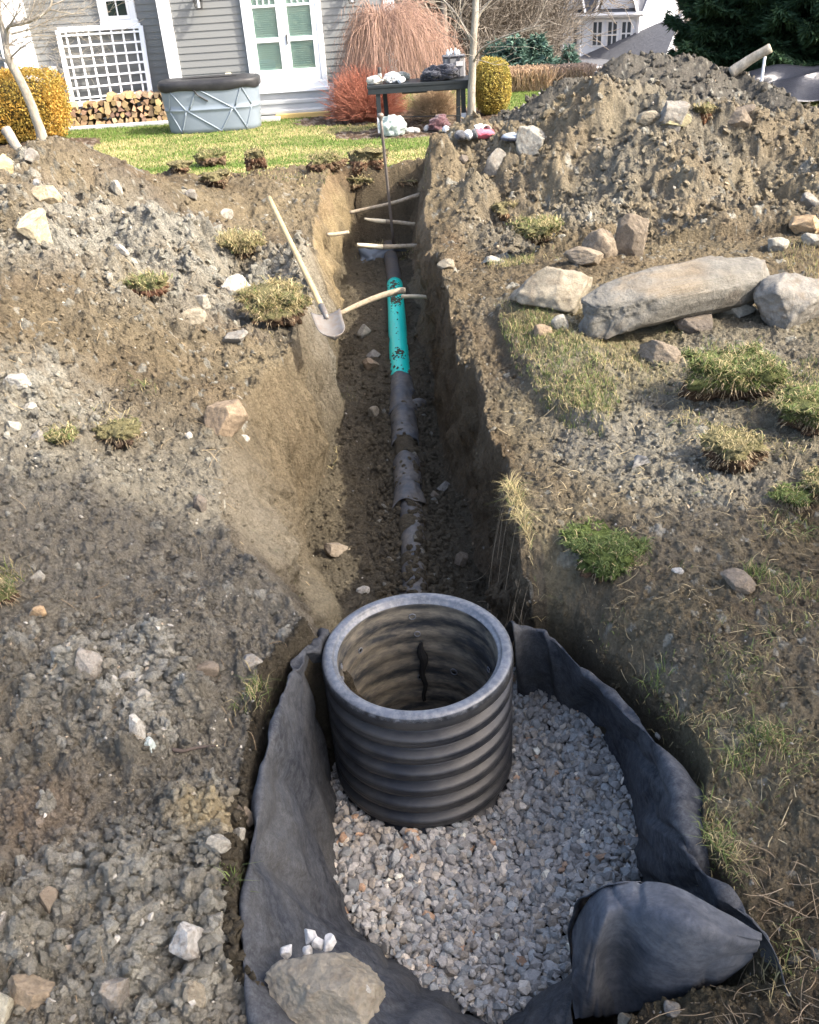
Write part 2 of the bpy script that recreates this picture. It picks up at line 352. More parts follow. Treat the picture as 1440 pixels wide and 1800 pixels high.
def base(x, y):
    u = np.clip((x+12)/.1, 0, 239.999); v = np.clip((y+3)/.1, 0, 269.999); i = u.astype(int); j = v.astype(int); fu = u-i; fv = v-j
    b = (Z[i, j]*(1-fu)+Z[i+1, j]*fu)*(1-fv)+(Z[i, j+1]*(1-fu)+Z[i+1, j+1]*fu)*fv
    for (bx, by, bh, br) in BUMPS: b = b+bh*np.exp(-(((x-bx)/br)**2+((y-by)/(br*1.15))**2)**.8)
    b = b+.09*np.exp(-((x-.55-.05*np.sin(y*2.3))/.17)**2)*sst(7.3, 8.3, y)*(1-sst(9.8, 10.3, y))
    # lawn flat, then the land drops away behind and climbs into the wooded hill
    t = sst(13.0, 14.5, y); b = b*(1-t)+(-.5)*t
    b = b-7.2*sst(21.5, 55, y)
    return b+32*sst(70, 170, y)
hp = [(960, 168, 15.0), (1000, 140, 15.1), (1040, 138, 15.2), (1068, 112, 15.2), (1100, 92, 15.2), (1135, 98, 15.2), (1200, 104, 15.2), (1230, 108, 15.2), (1290, 135, 15), (1330, 138, 14.6), (1380, 165, 14.2), (1440, 205, 13.8)]
HX = np.array([W(*a)[0] for a in hp]+[9.5]); HZ = np.array([W(*a)[2] for a in hp]+[-.1]); HY = np.array([a[2] for a in hp]+[13.5])
HX = np.concatenate([[HX[0]-.9], HX]); HZ = np.concatenate([[-.5], HZ]); HY = np.concatenate([[15], HY])
def farheap(x, y):
    zc = np.interp(x, HX, HZ)+.07*fbm(x, y, 1.8, 3, 88); yc = np.interp(x, HX, HY)
    f = np.maximum(0, 1-np.abs(y-yc)/np.where(y < yc, .9+1.1*(zc+.5), 1.8)); return (zc+.5)*f**.9*(x > HX[0])
def tr(L):
    A = np.array([un(*a) for a in L]); o = np.argsort(A[:, 1]); return A[o, 1], A[o, 0], np.array([a[2] for a in L])[o]
TL = tr([(590, 305, -.2), (562, 340, -.15), (548, 400, -.05), (540, 470, .0), (545, 560, 0), (505, 640, 0), (440, 730, 0), (375, 830, 0), (375, 930, 0), (465, 1030, -.02), (545, 1120, -.03)])
FL = tr([(628, 430, -1.), (620, 460, -1.), (596, 520, -.98), (590, 600, -.95), (592, 680, -.92), (570, 750, -.9), (540, 850, -.86), (535, 950, -.82), (575, 1040, -.8), (600, 1090, -.8)])
FR = tr([(716, 430, -1.), (718, 460, -1.), (724, 520, -.98), (738, 600, -.95), (755, 680, -.92), (785, 790, -.88), (815, 870, -.86), (850, 960, -.82), (900, 1060, -.8)])
TR = tr([(760, 300, -.05), (752, 360, .05), (765, 420, .02), (775, 480, 0), (792, 550, -.0), (815, 620, -.06), (845, 720, -.1), (868, 800, -.1), (900, 880, -.04), (930, 960, 0), (955, 1060, 0)])
YEND = 10.85
pitpx = [(560, 1112), (500, 1190), (478, 1330), (466, 1450), (458, 1560), (460, 1690), (560, 1790), (760, 1860), (930, 1850), (1015, 1740), (1130, 1640), (1300, 1650), (1260, 1570), (1195, 1480, -.02), (1192, 1360, -.04), (1136, 1277, -.09), (1068, 1214, -.15), (1012, 1172, -.19), (984, 1130, -.21), (940, 1104, -.22), (905, 1100, -.22)]
PIT = np.array([un(*(a if len(a) == 3 else (*a, -.02)))[:2] for a in pitpx]); PIT[-7:, 0] += .03; PIT[-5:, 1] += .03; PIT[-6:-1, 0] += .015; PIT[-5:-1, 1] += .015
def polydist(x, y, P):
    d = np.full(x.shape, 1e9); ins = np.zeros(x.shape, bool)
    for i in range(len(P)):
        a = P[i]; b = P[(i+1) % len(P)]; e = b-a; t = np.clip(((x-a[0])*e[0]+(y-a[1])*e[1])/(e@e), 0, 1)
        d = np.minimum(d, np.hypot(x-a[0]-t*e[0], y-a[1]-t*e[1]))
        c = ((a[1] > y) != (b[1] > y)) & (x < (b[0]-a[0])*(y-a[1])/(b[1]-a[1]+1e-12)+a[0]); ins ^= c
    return np.where(ins, d, -d)
def edges(y):
    return [np.interp(y, a[0], a[1]) for a in (TL, FL, FR, TR)]+[np.interp(y, FL[0], FL[2])]
def height(x, y, detail=True):
    wx = x+.05*fbm(x, y, 1.6, 3, 31)*sst(.6, 2, y) if detail else x
    b = base(x, y)+farheap(x, y)
    tl, fl, fr, trr, zf = edges(y)
    j = .07*fbm(x*0+3, y, 2.3, 4, 5); k = .06*fbm(x*0+9, y, 2.9, 4, 6)
    sL = np.clip((wx-tl-j)/np.maximum(fl-tl, .1), 0, 1); sR = np.clip((trr+k-wx)/np.maximum(trr-fr, .1), 0, 1)
    wl = sst(0, 1, sL**1.15)*.7+.3*sL; wr = sst(0, .9, sR)
    wy = 1-sst(YEND-.05, YEND+.28, y+.09*fbm(x, y, 3, 2, 4)); ws = sst(2.1, 2.35, y)
    h = b*(1-wl*wr*wy*ws)+zf*wl*wr*wy*ws
    pd = polydist(x, y, PIT) if True else 0
    b = b-.17*np.exp(-(np.minimum(pd, 0)/.13)**2)*sst(1.7, 2.05, y)*sst(.3, .42, x); h = np.where(x > .3, np.minimum(h, b), h)
    wp = sst(-.05, .0, pd); h = np.where(pd > -.06, np.minimum(h, b*(1-wp)-.76*wp), h)
    return h, dict(b=b, tren=wl*wr*wy*ws, wl=wl, wr=wr, wy=wy*ws, pd=pd, sL=sL, sR=sR)

NT = 1150; th = np.radians(np.linspace(-47, 47, NT))
rr = [.12]; 
while rr[-1] < 300:
    r_ = rr[-1]; rr.append(r_*(1.02 if r_ < .7 else 1.0034 if r_ < 4 else 1.0026 if r_ < 12 else 1.0042 if r_ < 17 else 1.01 if r_ < 22 else 1.04))
rr = np.array(rr); NR = len(rr)
X = np.outer(rr, np.sin(th)); Y = np.outer(rr, np.cos(th)); x = X.ravel(); y = Y.ravel()
near = y < 24
h = np.empty_like(x); INF = {}
hn, inf = height(x[near], y[near]); h[near] = hn; h[~near] = base(x[~near], y[~near])+1.5*fbm(x[~near], y[~near], .05, 3, 2)
xn, yn = x[near], y[near]
fh = farheap(xn, yn) > .03
ye = 11.55+.35*fbm(xn, yn, .9, 4, 3)+np.where(xn > .75, (xn-.75)*.9, 0)*0
dirt = ((yn < ye) | fh)
# --- region weights
def blob(px, py, z, r, rx=1.): p = un(px, py, z); return np.exp(-(((xn-p[0])/(r*rx))**2+((yn-p[1])/r)**2)+.9*fbm(xn, yn, 3.2, 4, int(px)))
rubL = np.clip(blob(250, 430, .35, 1.0)+blob(150, 350, .5, 1.2)+blob(330, 500, .15, .8)+.8*blob(430, 500, .05, .6), 0, 1)         # pale rubble on the left heap
heapM = np.clip((xn-.45-.12*(9-yn)*(yn < 9))/.4, 0, 1)*sst(6.3, 7.1, yn)*(1-sst(11, 11.6, yn))                    # tan heap right
rubN = np.clip(1.1*blob(215, 1190, .02, .22)+blob(260, 1290, 0, .16)+.9*blob(330, 1690, 0, .2)+.8*blob(370, 1470, 0, .12)+.6*blob(120, 1600, .0, .18)+.7*blob(60, 700, .3, .35)+.5*blob(60, 860, .2, .3)+.6*blob(180, 1650, .0, .2), 0, 1)
rubR = np.clip(.9*blob(1080, 660, .03, .7)+.9*blob(1150, 780, 0, .35)+.8*blob(1280, 860, 0, .35)+.5*blob(1150, 1180, 0, .25)+.6*blob(1110, 800, 0, .3), 0, 1)
rough = np.clip(.35+rubL+heapM*1.1+fh*1.0+rubN+.6*rubR, 0, 1.6)
flatR = (xn > 0.45)*(yn < 6.5); rough = np.where(flatR, rough*.55, rough)
wall = np.clip(inf['tren']*(1-inf['tren'])*4, 0, 1)
# --- clods and stones as real relief
act = dirt
big = np.where(flatR, .35, 1.)*(1-.6*sst(11, 12, yn)); det = (.13*fbm(xn, yn, 1.25, 3, 12)*(.5+rough)+.075*fbm(xn, yn, 2.6, 5, 11)*(.5+rough))*big*sst(3, 5, yn)+.03*fbm(xn, yn, 2.2, 5, 11)*(.5+rough)+.035*fbm(xn, yn, 7, 5, 17)*(.4+rough)
ridge = (1-1.8*np.abs(fbm(xn, yn, 2.6, 5, 23))); det += .10*ridge*(.25+rubL+heapM+.5*fh)*big
def wd(cell, dens, sd):
    a = .30*cell; return domes(xn+a*fbm(xn, yn, 1.3/cell, 2, sd+300), yn+a*fbm(xn, yn, 1.3/cell, 2, sd+400), cell, dens, sd)
d0, i0 = wd(.46, .6, 39); d1, i1 = wd(.24, .7, 41); d2, i2 = wd(.12, .85, 43); d3, i3 = wd(.06, .9, 47); d4, i4 = wd(.03, .95, 53); d5, i5 = wd(.015, .95, 59)
wv = np.clip(.55+1.5*fbm(xn, yn, 1.5, 4, 61), .05, 1.4); ru = np.clip(rough, 0, 1.4); fr = np.where(flatR, .55, 1.)
det += .40*d0*np.clip(ru-.55, 0, 1)+.55*d1*np.clip(ru*wv-.15, 0, .9)+.70*d2*np.clip((ru+.15)*wv, 0, 1)*fr+.85*d3*np.clip((ru*.6+.35)*(wv+.25), 0, 1)*fr
det += .9*d4*np.clip(wv+.35, .2, 1)*(1-sst(8, 10, yn))*fr+.9*d5*(1-sst(3.5, 5, yn))*fr
det *= 1-.35*sst(11.5, 13, yn); det += .012*fbm(xn, yn, 22, 3, 67)
det += .028*(1-sst(3, 4.5, yn))*(fbm(xn, yn, 5, 4, 95)+.5*rubN*wv)*fr; det += .022*(1-2.2*np.abs(fbm(xn, yn, 9, 4, 93)))*(1-.5*flatR)+.010*(1-2.2*np.abs(fbm(xn, yn, 28, 3, 94)))*(1-sst(6, 8, yn))
det = np.where(dirt, det, .015*fbm(xn, yn, 3, 3, 9))
lip = np.exp(-((yn-ye)/.25)**2)*(.08*(fbm(xn, yn, 2.4, 3, 71)+.3)); det += np.where(yn < ye, lip, 0)
fl_ = sst(.9, 1, inf['tren']); det *= (1-.35*fl_)*(1-.85*wall)
hh = hn+np.where(inf['pd'] > .0, .15, 1)*det
# turf scarp on the right: edge of the grassy layer standing 10 cm over the dug bench
sc = [un(a, b, 0)[:2] for a, b in [(868, 560), (885, 620), (930, 680), (1000, 740), (1070, 765), (1150, 740), (1200, 690), (1230, 620), (1200, 560), (1000, 540)]]
sd = polydist(xn, yn, np.array(sc))+.05*fbm(xn, yn, 5, 3, 77); hh += .07*sst(-.02, .05, sd)*(1-sst(.75, 1.5, xn-.12*(yn-5)))
h[near] = hh
z = h
# --- colours (soil types; near left also lightened against its shade)
def cc(*a): return np.array(a)
loam, dark, tan, grey, pale, red = cc(.142, .110, .071), cc(.098, .083, .058), cc(.35, .29, .18), cc(.20, .184, .145), cc(.34, .325, .27), cc(.18, .115, .072)
col = np.tile(loam, (len(x), 1))
def mixc(c, wgt): global cn; wgt = np.clip(wgt, 0, 1)[:, None]; cn = cn*(1-wgt)+np.asarray(c)*wgt
cn = np.tile(loam, (len(xn), 1))
n1 = fbm(xn, yn, 1.1, 5, 101); n2 = fbm(xn, yn, 4, 4, 103); n3 = fbm(xn, yn, 14, 3, 104)
mixc(tan, .25+.5*n1); mixc(dark, .35*(n2 > 0)*np.abs(n2)*2); mixc(red, .45*np.clip(fbm(xn, yn, 2, 3, 106)-.15, 0, 1))
nearL = (xn < .2)*(1-sst(3.2, 4.2, yn)); mixc(cc(.235, .222, .185), .7*nearL)  # greyer near-left soil, its colour lifted to lighten the shaded foreground
mixc(grey*1.12, .7*(xn > .4)*(yn < 5.5)*np.clip(.4+n1, 0, 1))
mixc(pale*.95+.02, .85*np.clip(rubL, 0, 1)*np.clip(.75+n2, 0, 1)); mixc(cc(.235, .195, .135), .85*heapM); mixc(tan*1.1, .5*heapM*np.clip(n2+.25, 0, 1)); mixc(grey*1.1, .75*heapM*sst(-.1, .35, fbm(xn, yn, .8, 3, 108)))
mixc(cc(.118, .108, .09), 1.*fh); mixc(pale*.5, .15*fh*np.clip(n2, 0, 1)*2)
mixc(pale*1.2, .9*np.clip(rubN*1.25-.15, 0, 1)*np.clip(.75+n3, 0, 1)); mixc(pale, .7*np.clip(rubR-.25, 0, 1)); mixc(tan*1.15, .9*blob(375, 1475, 0, .07)); mixc(red*1.7, .5*blob(90, 1480, 0, .12))
# trench: damp floor, tan subsoil wall on the left where it is fresh cut
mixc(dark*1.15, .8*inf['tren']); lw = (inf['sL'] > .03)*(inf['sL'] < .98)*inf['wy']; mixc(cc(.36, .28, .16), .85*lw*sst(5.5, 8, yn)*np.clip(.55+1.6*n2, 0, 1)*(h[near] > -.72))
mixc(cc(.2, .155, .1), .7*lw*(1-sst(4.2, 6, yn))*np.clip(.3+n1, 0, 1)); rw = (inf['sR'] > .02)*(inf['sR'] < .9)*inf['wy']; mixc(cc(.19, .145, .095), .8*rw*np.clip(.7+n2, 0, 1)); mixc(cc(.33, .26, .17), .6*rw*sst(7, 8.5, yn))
mixc(dark*.95, inf['pd'] > -.075)
lay = lw*(hh > -.28)*sst(8, 10, yn); mixc(red, .4*lay)
for (di, ii, p) in ((d2, i2, .28), (d3, i3, .3), (d4, i4, .3)):
    m_ = (di > 0)*(inf['tren'] < .03)*(inf['pd'] < -.08)*((ii*7.13) % 1 < p*.6*np.clip(.4+rubN+rubL*.8+.4*rubR, 0, 1.2)); mixc(pale*(.55+.75*ii[:, None]), .85*m_*dirt); mixc(cn*.7, .5*(di > 0)*((ii*3.7) % 1 < .3))
# grass-tinted thatch on the uncut strips and on the trampled ground at the right
gst = np.clip(sst(0.02, .12, sd)*(xn < 2.3)*(.6+fbm(xn, yn, 2.6, 3, 120)), 0, 1)
mixc(cc(.25, .215, .11), .7*gst)
tramp = np.clip((xn > .5)*(yn < 5)*(.15+.9*fbm(xn, yn, 2.2, 4, 121)), 0, 1)*(1-rubR*.5); mixc(cc(.24, .205, .12), .6*tramp)
# lawn
lg = np.where(dirt, 0, 1); patch = np.clip(.5+.95*fbm(xn*.7, yn*1.6, .9, 5, 130), 0, 1)
mixc(cc(.085, .125, .03), lg); mixc(cc(.40, .335, .16), lg*(.75*patch*(1-sst(17.0, 18.6, yn))+.15)); mixc(cc(.33, .25, .15), lg*.6*sst(.7, 0., yn-ye))
bedpx = [((1.0, 16.1), (1.7, .75)), ((2.6, 16.9), (1.5, .8)), ((-.3, 18.0), (1.3, .9)), ((.9, 17.8), (1.4, 1.)), ((-6.6, 16.9), (1.5, 1.1))]
bed = np.zeros(len(xn), bool)
for (bx, by), (ra, rb) in bedpx: bed |= ((xn-bx)/ra)**2+((yn-by)/rb)**2 < 1+.5*fbm(xn, yn, 2.5, 3, 133)
bed &= ~dirt; mixc(cc(.12, .085, .06), bed*1.); mixc(cc(.3, .25, .2), bed*(fbm(xn, yn, 16, 2, 134) > .2)*.8)
hh2 = h[near]; hh2 += np.where(bed, .03*fbm(xn, yn, 14, 3, 135), 0); h[near] = hh2
col[near] = cn; col[~near] = cc(.20, .155, .10)
z = h
# rugged, slightly overhanging walls
nm = np.zeros(len(x)); nm[near] = wall
V = np.stack([x, y, z], 1); q = nm > .03
V[q, 0] += .15*nm[q]*fbm3(V[q]*np.array([1, 1, 1.2]), 3.2, 5, 200)+.05*nm[q]*(1-2*np.abs(fbm3(V[q], 11, 3, 201)))+.02*nm[q]*fbm3(V[q], 34, 2, 202)
ZG = z.reshape(NR, NT); idx = np.arange(NR*NT).reshape(NR, NT)
Fq = np.stack([idx[:-1, :-1], idx[:-1, 1:], idx[1:, 1:], idx[1:, :-1]], -1).reshape(-1, 4)[:, ::-1]
lrr = np.log(rr)
def gz(px, py):
    px = np.atleast_1d(np.asarray(px, float)); py = np.atleast_1d(np.asarray(py, float))
    r_ = np.clip(np.hypot(px, py), rr[0]*1.01, rr[-2]); t = np.arctan2(px, py)
    i = np.clip(np.searchsorted(rr, r_)-1, 0, NR-2); fi = (r_-rr[i])/(rr[i+1]-rr[i]); u = np.clip((t-th[0])/(th[1]-th[0]), 0, NT-1.001); j = u.astype(int); fj = u-j
    return (ZG[i, j]*(1-fi)+ZG[i+1, j]*fi)*(1-fj)+(ZG[i, j+1]*(1-fi)+ZG[i+1, j+1]*fi)*fj
def gz1(px, py): return float(gz(px, py)[0])
def hit(px, py, tmin=.8, tmax=60):
    d = ray(px, py); t = np.geomspace(tmin, tmax, 1500); P = CAM+t[:, None]*d; g = gz(P[:, 0], P[:, 1]); k = np.nonzero(P[:, 2] < g)[0]
    return P[k[0]] if len(k) else P[-1]
# split the one sheet into soil, heaps, lawn, bark beds, far ground
cls = np.zeros(len(x), int)              # 0 soil 1 lawn 2 bed 3 far heap 4 right heap 5 left heap 6 far land
cnn = np.zeros(len(xn), int); cnn[~dirt] = 1; cnn[bed] = 2; cnn[fh] = 3
cnn[dirt & ~fh & (heapM > .5) & (inf['tren'] < .02)] = 4
pL = un(330, 620, .1); cnn[dirt & (inf['tren'] < .01) & (hh2 > .17) & (xn < -.8) & (yn > 3.6)] = 5
cnn[(yn > 21.5)] = 6; cls[near] = cnn; cls[~near] = 6
fc = cls[Fq[:, 0]]
def sub(name, k, m, loc, **kw):
    f = Fq[fc == k]; u, inv = np.unique(f, return_inverse=True); o = mesh(name, V[u], inv.reshape(f.shape), m, None, loc, True, col[u]); return tag(o, **kw)
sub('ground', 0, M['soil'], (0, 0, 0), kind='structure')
sub('lawn', 1, M['turf'], (0, 0, 0), kind='structure')
sub('bark_mulch_bed', 2, M['soil'], (0, 0, 0), kind='structure')
sub('dirt_heap', 3, M['soil'], (4, 15, -.5), label='large grey-brown heap of excavated earth at the back, in front of the dark evergreens', cat='dirt heap', group='heaps of excavated soil')
sub('dirt_heap', 4, M['soil'], (2.2, 8.5, 0), label='tan crumbly heap of soil and stones on the right bank, behind the boulders', cat='dirt heap', group='heaps of excavated soil')
sub('dirt_heap', 5, M['soil'], (-2.5, 7, 0), label='brown and pale rubble heap on the left bank, below the thin leaning tree', cat='dirt heap', group='heaps of excavated soil')
sub('far_ground', 6, M['soil'], (0, 30, -1), kind='structure')
# plain ground round the rest of the circle, behind the viewer
tb = np.radians(np.linspace(47, 313, 120)); rb = np.geomspace(.12, 300, 90); XB = np.outer(rb, np.sin(tb)); YB = np.outer(rb, np.cos(tb))
ZB = np.where(YB > 0, base(XB, np.minimum(YB, 20)), 0)+.05*fbm(XB, YB, 1, 3, 5)-.0; ib = np.arange(XB.size).reshape(XB.shape)
Fb = np.stack([ib[:-1, :-1], ib[:-1, 1:], ib[1:, 1:], ib[1:, :-1]], -1).reshape(-1, 4)[:, ::-1]
tag(mesh('surrounding_ground', np.stack([XB.ravel(), YB.ravel(), ZB.ravel()], 1), Fb, M['soil'], None, None, True, np.tile(loam, (XB.size, 1))), kind='structure')

# ------------------------------------------------------------ perforated-ribbed basin
BC = np.array([-.005, 2.318]); BZ = -.10
bas = thing('drainage_basin', 'black corrugated plastic catch basin standing open in the gravel', 'basin', (BC[0], BC[1], -.75)); bas['_w'] = [BC[0], BC[1], -.75]
prof = []; z0 = BZ-.062; pitch = .079
prof += [(.327, BZ-.006), (.331, BZ-.02), (.331, BZ-.05), (.322, z0), (.296, z0-.004)]
zz = z0-.006
for k in range(7):
    zt = zz-.02
    prof += [(.2955, zt+.002), (.299, zt-.004), (.322, zt-.009), (.329, zt-.017), (.330, zt-.024), (.3285, zt-.026), (.330, zt-.028), (.329, zt-.042), (.32, zt-.05), (.297, zt-.054)]
    zz = zt-.058+.0
prof += [(.302, -.78)]
mb = MB(); mb.lathe(prof, (BC[0], BC[1], 0), 96); mb.build('ribbed_body', M['black_plastic'], bas, smooth=True)
mb = MB(); mb.lathe([(.331, BZ-.02), (.327, BZ-.006), (.318, BZ), (.296, BZ+.002), (.29, BZ-.003), (.288, BZ-.012), (.281, BZ-.013), (.277, BZ-.02)], (BC[0], BC[1], 0), 96)
M['rim'] = mat('worn_rim', (.085, .095, .112), .36, spec=.6, var=[(11, .6, (.035, .04, .048)), (55, .35, (.26, .26, .25))], bump=[(30, .2, .004, 'n')])
mb.build('rim', M['rim'], bas, smooth=True)
ip = [(.277, BZ-.02)]
for k in range(50):
    q = BZ-.022-k*.012; ip.append((.276+.0025*math.sin(k*.95), q))
M['inner'] = mat('muddy_inner_wall', (.022, .025, .027), .6, var=[(6, .9, (.17, .15, .115)), (22, .7, (.03, .032, .035)), (3, .4, (.2, .17, .12))], bump=[(20, .3, .01, 'n')], stretch=(1, 1, 3.2))
mb = MB(); mb.lathe(ip, (BC[0], BC[1], 0), 96); mb.build('inner_wall', M['inner'], bas, smooth=True)
M['hole'] = mat('dark_hole', (.006, .006, .006), .9)
for (a, dz, r_) in [(92, -.075, .011), (89, -.16, .010), (140, -.14, .009), (172, -.09, .009), (60, -.33, .012), (88, -.38, .012), (200, -.03, .008), (20, -.2, .009)]:
    t = math.radians(a); cpos = np.array([BC[0]+.2745*math.cos(t), BC[1]+.2745*math.sin(t), BZ+dz]); n_ = np.array([math.cos(t), math.sin(t), 0])
    mb = MB(); mb.tube([cpos, cpos+n_*.012], r_, 14); mb.build('drain_hole', M['hole'], bas)
    mb = MB(); aa = np.linspace(0, 6.283, 15); tt = np.array([-n_[1], n_[0], 0]); mb.tube([cpos-n_*.002+tt*math.cos(q)*r_*1.15+np.array([0, 0, 1])*math.sin(q)*r_*1.15 for q in aa], .0022, 5, False); mb.build('drain_hole_lip', M['rim'], bas)
# muddy water drip streak inside: a cable-like black residue run
mb = MB(); t = math.radians(86); pts = [[BC[0]+.268*math.cos(t+.02*math.sin(k)), BC[1]+.268*math.sin(t), BZ-.2-.02*k] for k in range(16)]; mb.tube(catmull(pts, 3), np.interp(np.arange(46), [0, 10, 20, 45], [.006, .02, .012, .007]), 8); mb.build('tar_streak', M['hole'], bas)
mb = MB(); mb.lathe([(.001, -.68), (.1, -.675), (.2, -.685), (.285, -.67)], (BC[0], BC[1], 0), 24); mb.build('muddy_bottom', mat('mud', (.12, .1, .075), .7, bump=[(20, .8, .03, 'n')]), bas, smooth=True)

# ------------------------------------------------------------ filter fabric lining the pit
M['fabric'] = mat('geotextile', (.014, .016, .021), .82, spec=.22, var=[(4, .6, (.038, .044, .056)), (2.2, .5, (.10, .093, .077)), (13, .4, (.075, .08, .088)), (45, .35, (.12, .125, .13)), (170, .4, (.012, .014, .018))], bump=[(240, .5, .003, 'n'), (40, .35, .006, 'n')])
def patch(rows, k1, k2, wr=.006, seed=0, lay=False, sm=0):
    A = np.array([[un(*p) for p in st] for st in rows])              # stations x rows x 3
    for _ in range(sm): A[1:-1] = (A[:-2]+2*A[1:-1]+A[2:])/4
    if lay:
        d_ = A[:, 2, :2]-BC[None]*0-np.array([.12, 1.9]); d_ /= np.linalg.norm(d_, axis=1)[:, None]; A[:, 3, :2] = A[:, 2, :2]+d_*np.where(A[:, 2, :1] < .1, .04, .10); A[:, 3, 2] = np.minimum(A[:, 2, 2]-.03, gz(A[:, 3, 0], A[:, 3, 1])-.01)
    B = np.stack([catmull(A[:, j], k1) for j in range(A.shape[1])], 1)
    G = np.stack([catmull(B[i], k2) for i in range(B.shape[0])], 0); n, m = G.shape[:2]
    du = np.gradient(G, axis=0); dv = np.gradient(G, axis=1); N = np.cross(du, dv); N /= np.linalg.norm(N, axis=2)[..., None]+1e-9
    P = G.reshape(-1, 3); u = np.linspace(0, 1, n)[:, None]*n/k1; v = np.linspace(0, 1, m)[None, :]
    uu = (u+0*v).ravel(); vv = (v+0*u).ravel()
    fold = fbm(uu*.45+1.1*vv, vv*1.1-.25*uu, 1.3, 2, seed); fold = (1-np.abs(fold)*4.2)
    P = P+N.reshape(-1, 3)*(wr*3.2*np.clip(fold, -.5, 1)+wr*3.2*(.5-2.2*np.abs(vn3(P*np.array([1, 1, .6]), 7, seed+1)))+wr*1.1*(.5-2*np.abs(vn3(P, 17, seed+3)))+wr*.35*fbm3(P, 34, 2, seed+2))[:, None]
    i = np.arange(n*m).reshape(n, m); F = np.stack([i[:-1, :-1], i[:-1, 1:], i[1:, 1:], i[1:, :-1]], -1).reshape(-1, 4)
    return P, F
band = [
 [(596, 1185, -.72), (578, 1160, -.4), (572, 1118, -.13), (552, 1116, -.16)],
 [(583, 1270, -.72), (566, 1215, -.4), (540, 1135, -.06), (530, 1136, -.12)],
 [(583, 1345, -.71), (556, 1290, -.36), (492, 1200, .03), (486, 1203, -.08)],
 [(592, 1425, -.71), (545, 1370, -.35), (470, 1330, .04), (463, 1334, -.08)],
 [(602, 1500, -.71), (535, 1470, -.3), (455, 1450, .04), (448, 1452, -.08)],
 [(606, 1590, -.71), (545, 1570, -.33), (446, 1560, .04), (439, 1562, -.08)],
 [(650, 1635, -.7), (575, 1640, -.3), (432, 1680, .03), (424, 1684, -.1)],
 [(700, 1665, -.7), (640, 1690, -.33), (470, 1810, .02), (400, 1822, -.06)],
 [(750, 1715, -.69), (700, 1750, -.35), (560, 1900, -.02), (520, 1960, -.1)],
 [(820, 1755, -.69), (780, 1800, -.38), (700, 1960, -.08), (680, 2050, -.12)],
 [(890, 1792, -.69), (870, 1850, -.45), (820, 1980, -.15), (810, 2050, -.15)]]
flap = [[(880, 1800, -.64), (878, 1840, -.55), (870, 1900, -.45)], [(925, 1762, -.62), (935, 1800, -.5), (950, 1880, -.45)], [(965, 1735, -.58), (975, 1780, -.48), (990, 1830, -.42)], [(1005, 1706, -.52), (1006, 1745, -.45), (1000, 1800, -.4)]]
balloon = [
 [(1004, 1712, -.50), (1001, 1730, -.42), (1006, 1760, -.40), (1010, 1792, -.42)],
 [(999, 1650, -.30), (1004, 1690, -.22), (1010, 1740, -.30), (1020, 1792, -.40)],
 [(1012, 1592, -.12), (1030, 1640, -.06), (1032, 1720, -.24), (1035, 1793, -.40)],
 [(1050, 1560, -.02), (1066, 1610, .05), (1052, 1700, -.10), (1060, 1790, -.38)],
 [(1075, 1550, .01), (1082, 1606, .03), (1066, 1700, -.26), (1075, 1789, -.41)],
 [(1100, 1548, .03), (1100, 1610, .0), (1090, 1700, -.34), (1098, 1786, -.41)],
 [(1132, 1550, .04), (1142, 1612, .10), (1140, 1700, -.06), (1152, 1775, -.32)],
 [(1190, 1551, .07), (1215, 1620, .13), (1220, 1690, .0), (1235, 1752, -.24)],
 [(1260, 1586, .07), (1270, 1640, .12), (1275, 1690, .02), (1285, 1722, -.15)],
 [(1338, 1642, .03), (1338, 1655, .04), (1332, 1668, .0), (1322, 1684, -.06)]]
inner = [[(1004, 1712, -.5), (1010, 1712, -.6), (1012, 1705, -.69)], [(999, 1650, -.3), (1030, 1650, -.5), (1040, 1660, -.69)], [(1012, 1592, -.12), (1050, 1600, -.4), (1070, 1600, -.69)],
 [(1050, 1560, -.02), (1080, 1575, -.35), (1095, 1580, -.69)], [(1090, 1548, .03), (1105, 1562, -.35), (1112, 1570, -.69)], [(1128, 1550, .03), (1135, 1562, -.3), (1120, 1560, -.69)]]
ribbon = [
 [(1125, 1572, -.60), (1190, 1590, -.25), (1338, 1642, .03), (1348, 1652, -.1)],
 [(1120, 1548, -.60), (1160, 1548, -.25), (1300, 1592, .03), (1315, 1600, -.1)],
 [(1112, 1500, -.58), (1146, 1500, -.25), (1228, 1528, .02), (1245, 1535, -.1)],
 [(1106, 1460, -.58), (1130, 1450, -.28), (1172, 1468, -.02), (1186, 1470, -.1)],
 [(1095, 1410, -.57), (1130, 1395, -.28), (1186, 1395, .0), (1196, 1398, -.08)],
 [(1082, 1355, -.56), (1120, 1330, -.28), (1184, 1346, -.01), (1192, 1346, -.08)],
 [(1050, 1300, -.55), (1085, 1262, -.30), (1136, 1277, -.07), (1146, 1275, -.08)],
 [(1010, 1262, -.55), (1040, 1215, -.34), (1068, 1214, -.13), (1078, 1211, -.08)],
 [(955, 1240, -.56), (1000, 1180, -.38), (1012, 1172, -.17), (1020, 1168, -.08)],
 [(925, 1232, -.60), (955, 1160, -.42), (984, 1130, -.19), (994, 1125, -.08)],
 [(912, 1225, -.66), (915, 1150, -.46), (940, 1104, -.2), (948, 1100, -.08)],
 [(896, 1190, -.72), (880, 1130, -.50), (903, 1107, -.2), (905, 1098, -.09)]]
fab = thing('filter_fabric', 'dark grey-blue filter fabric sheet lining the gravel pit around the black basin', 'fabric', (0, 1.7, -.7)); fab['_w'] = [0, 1.7, -.7]
mb = MB()
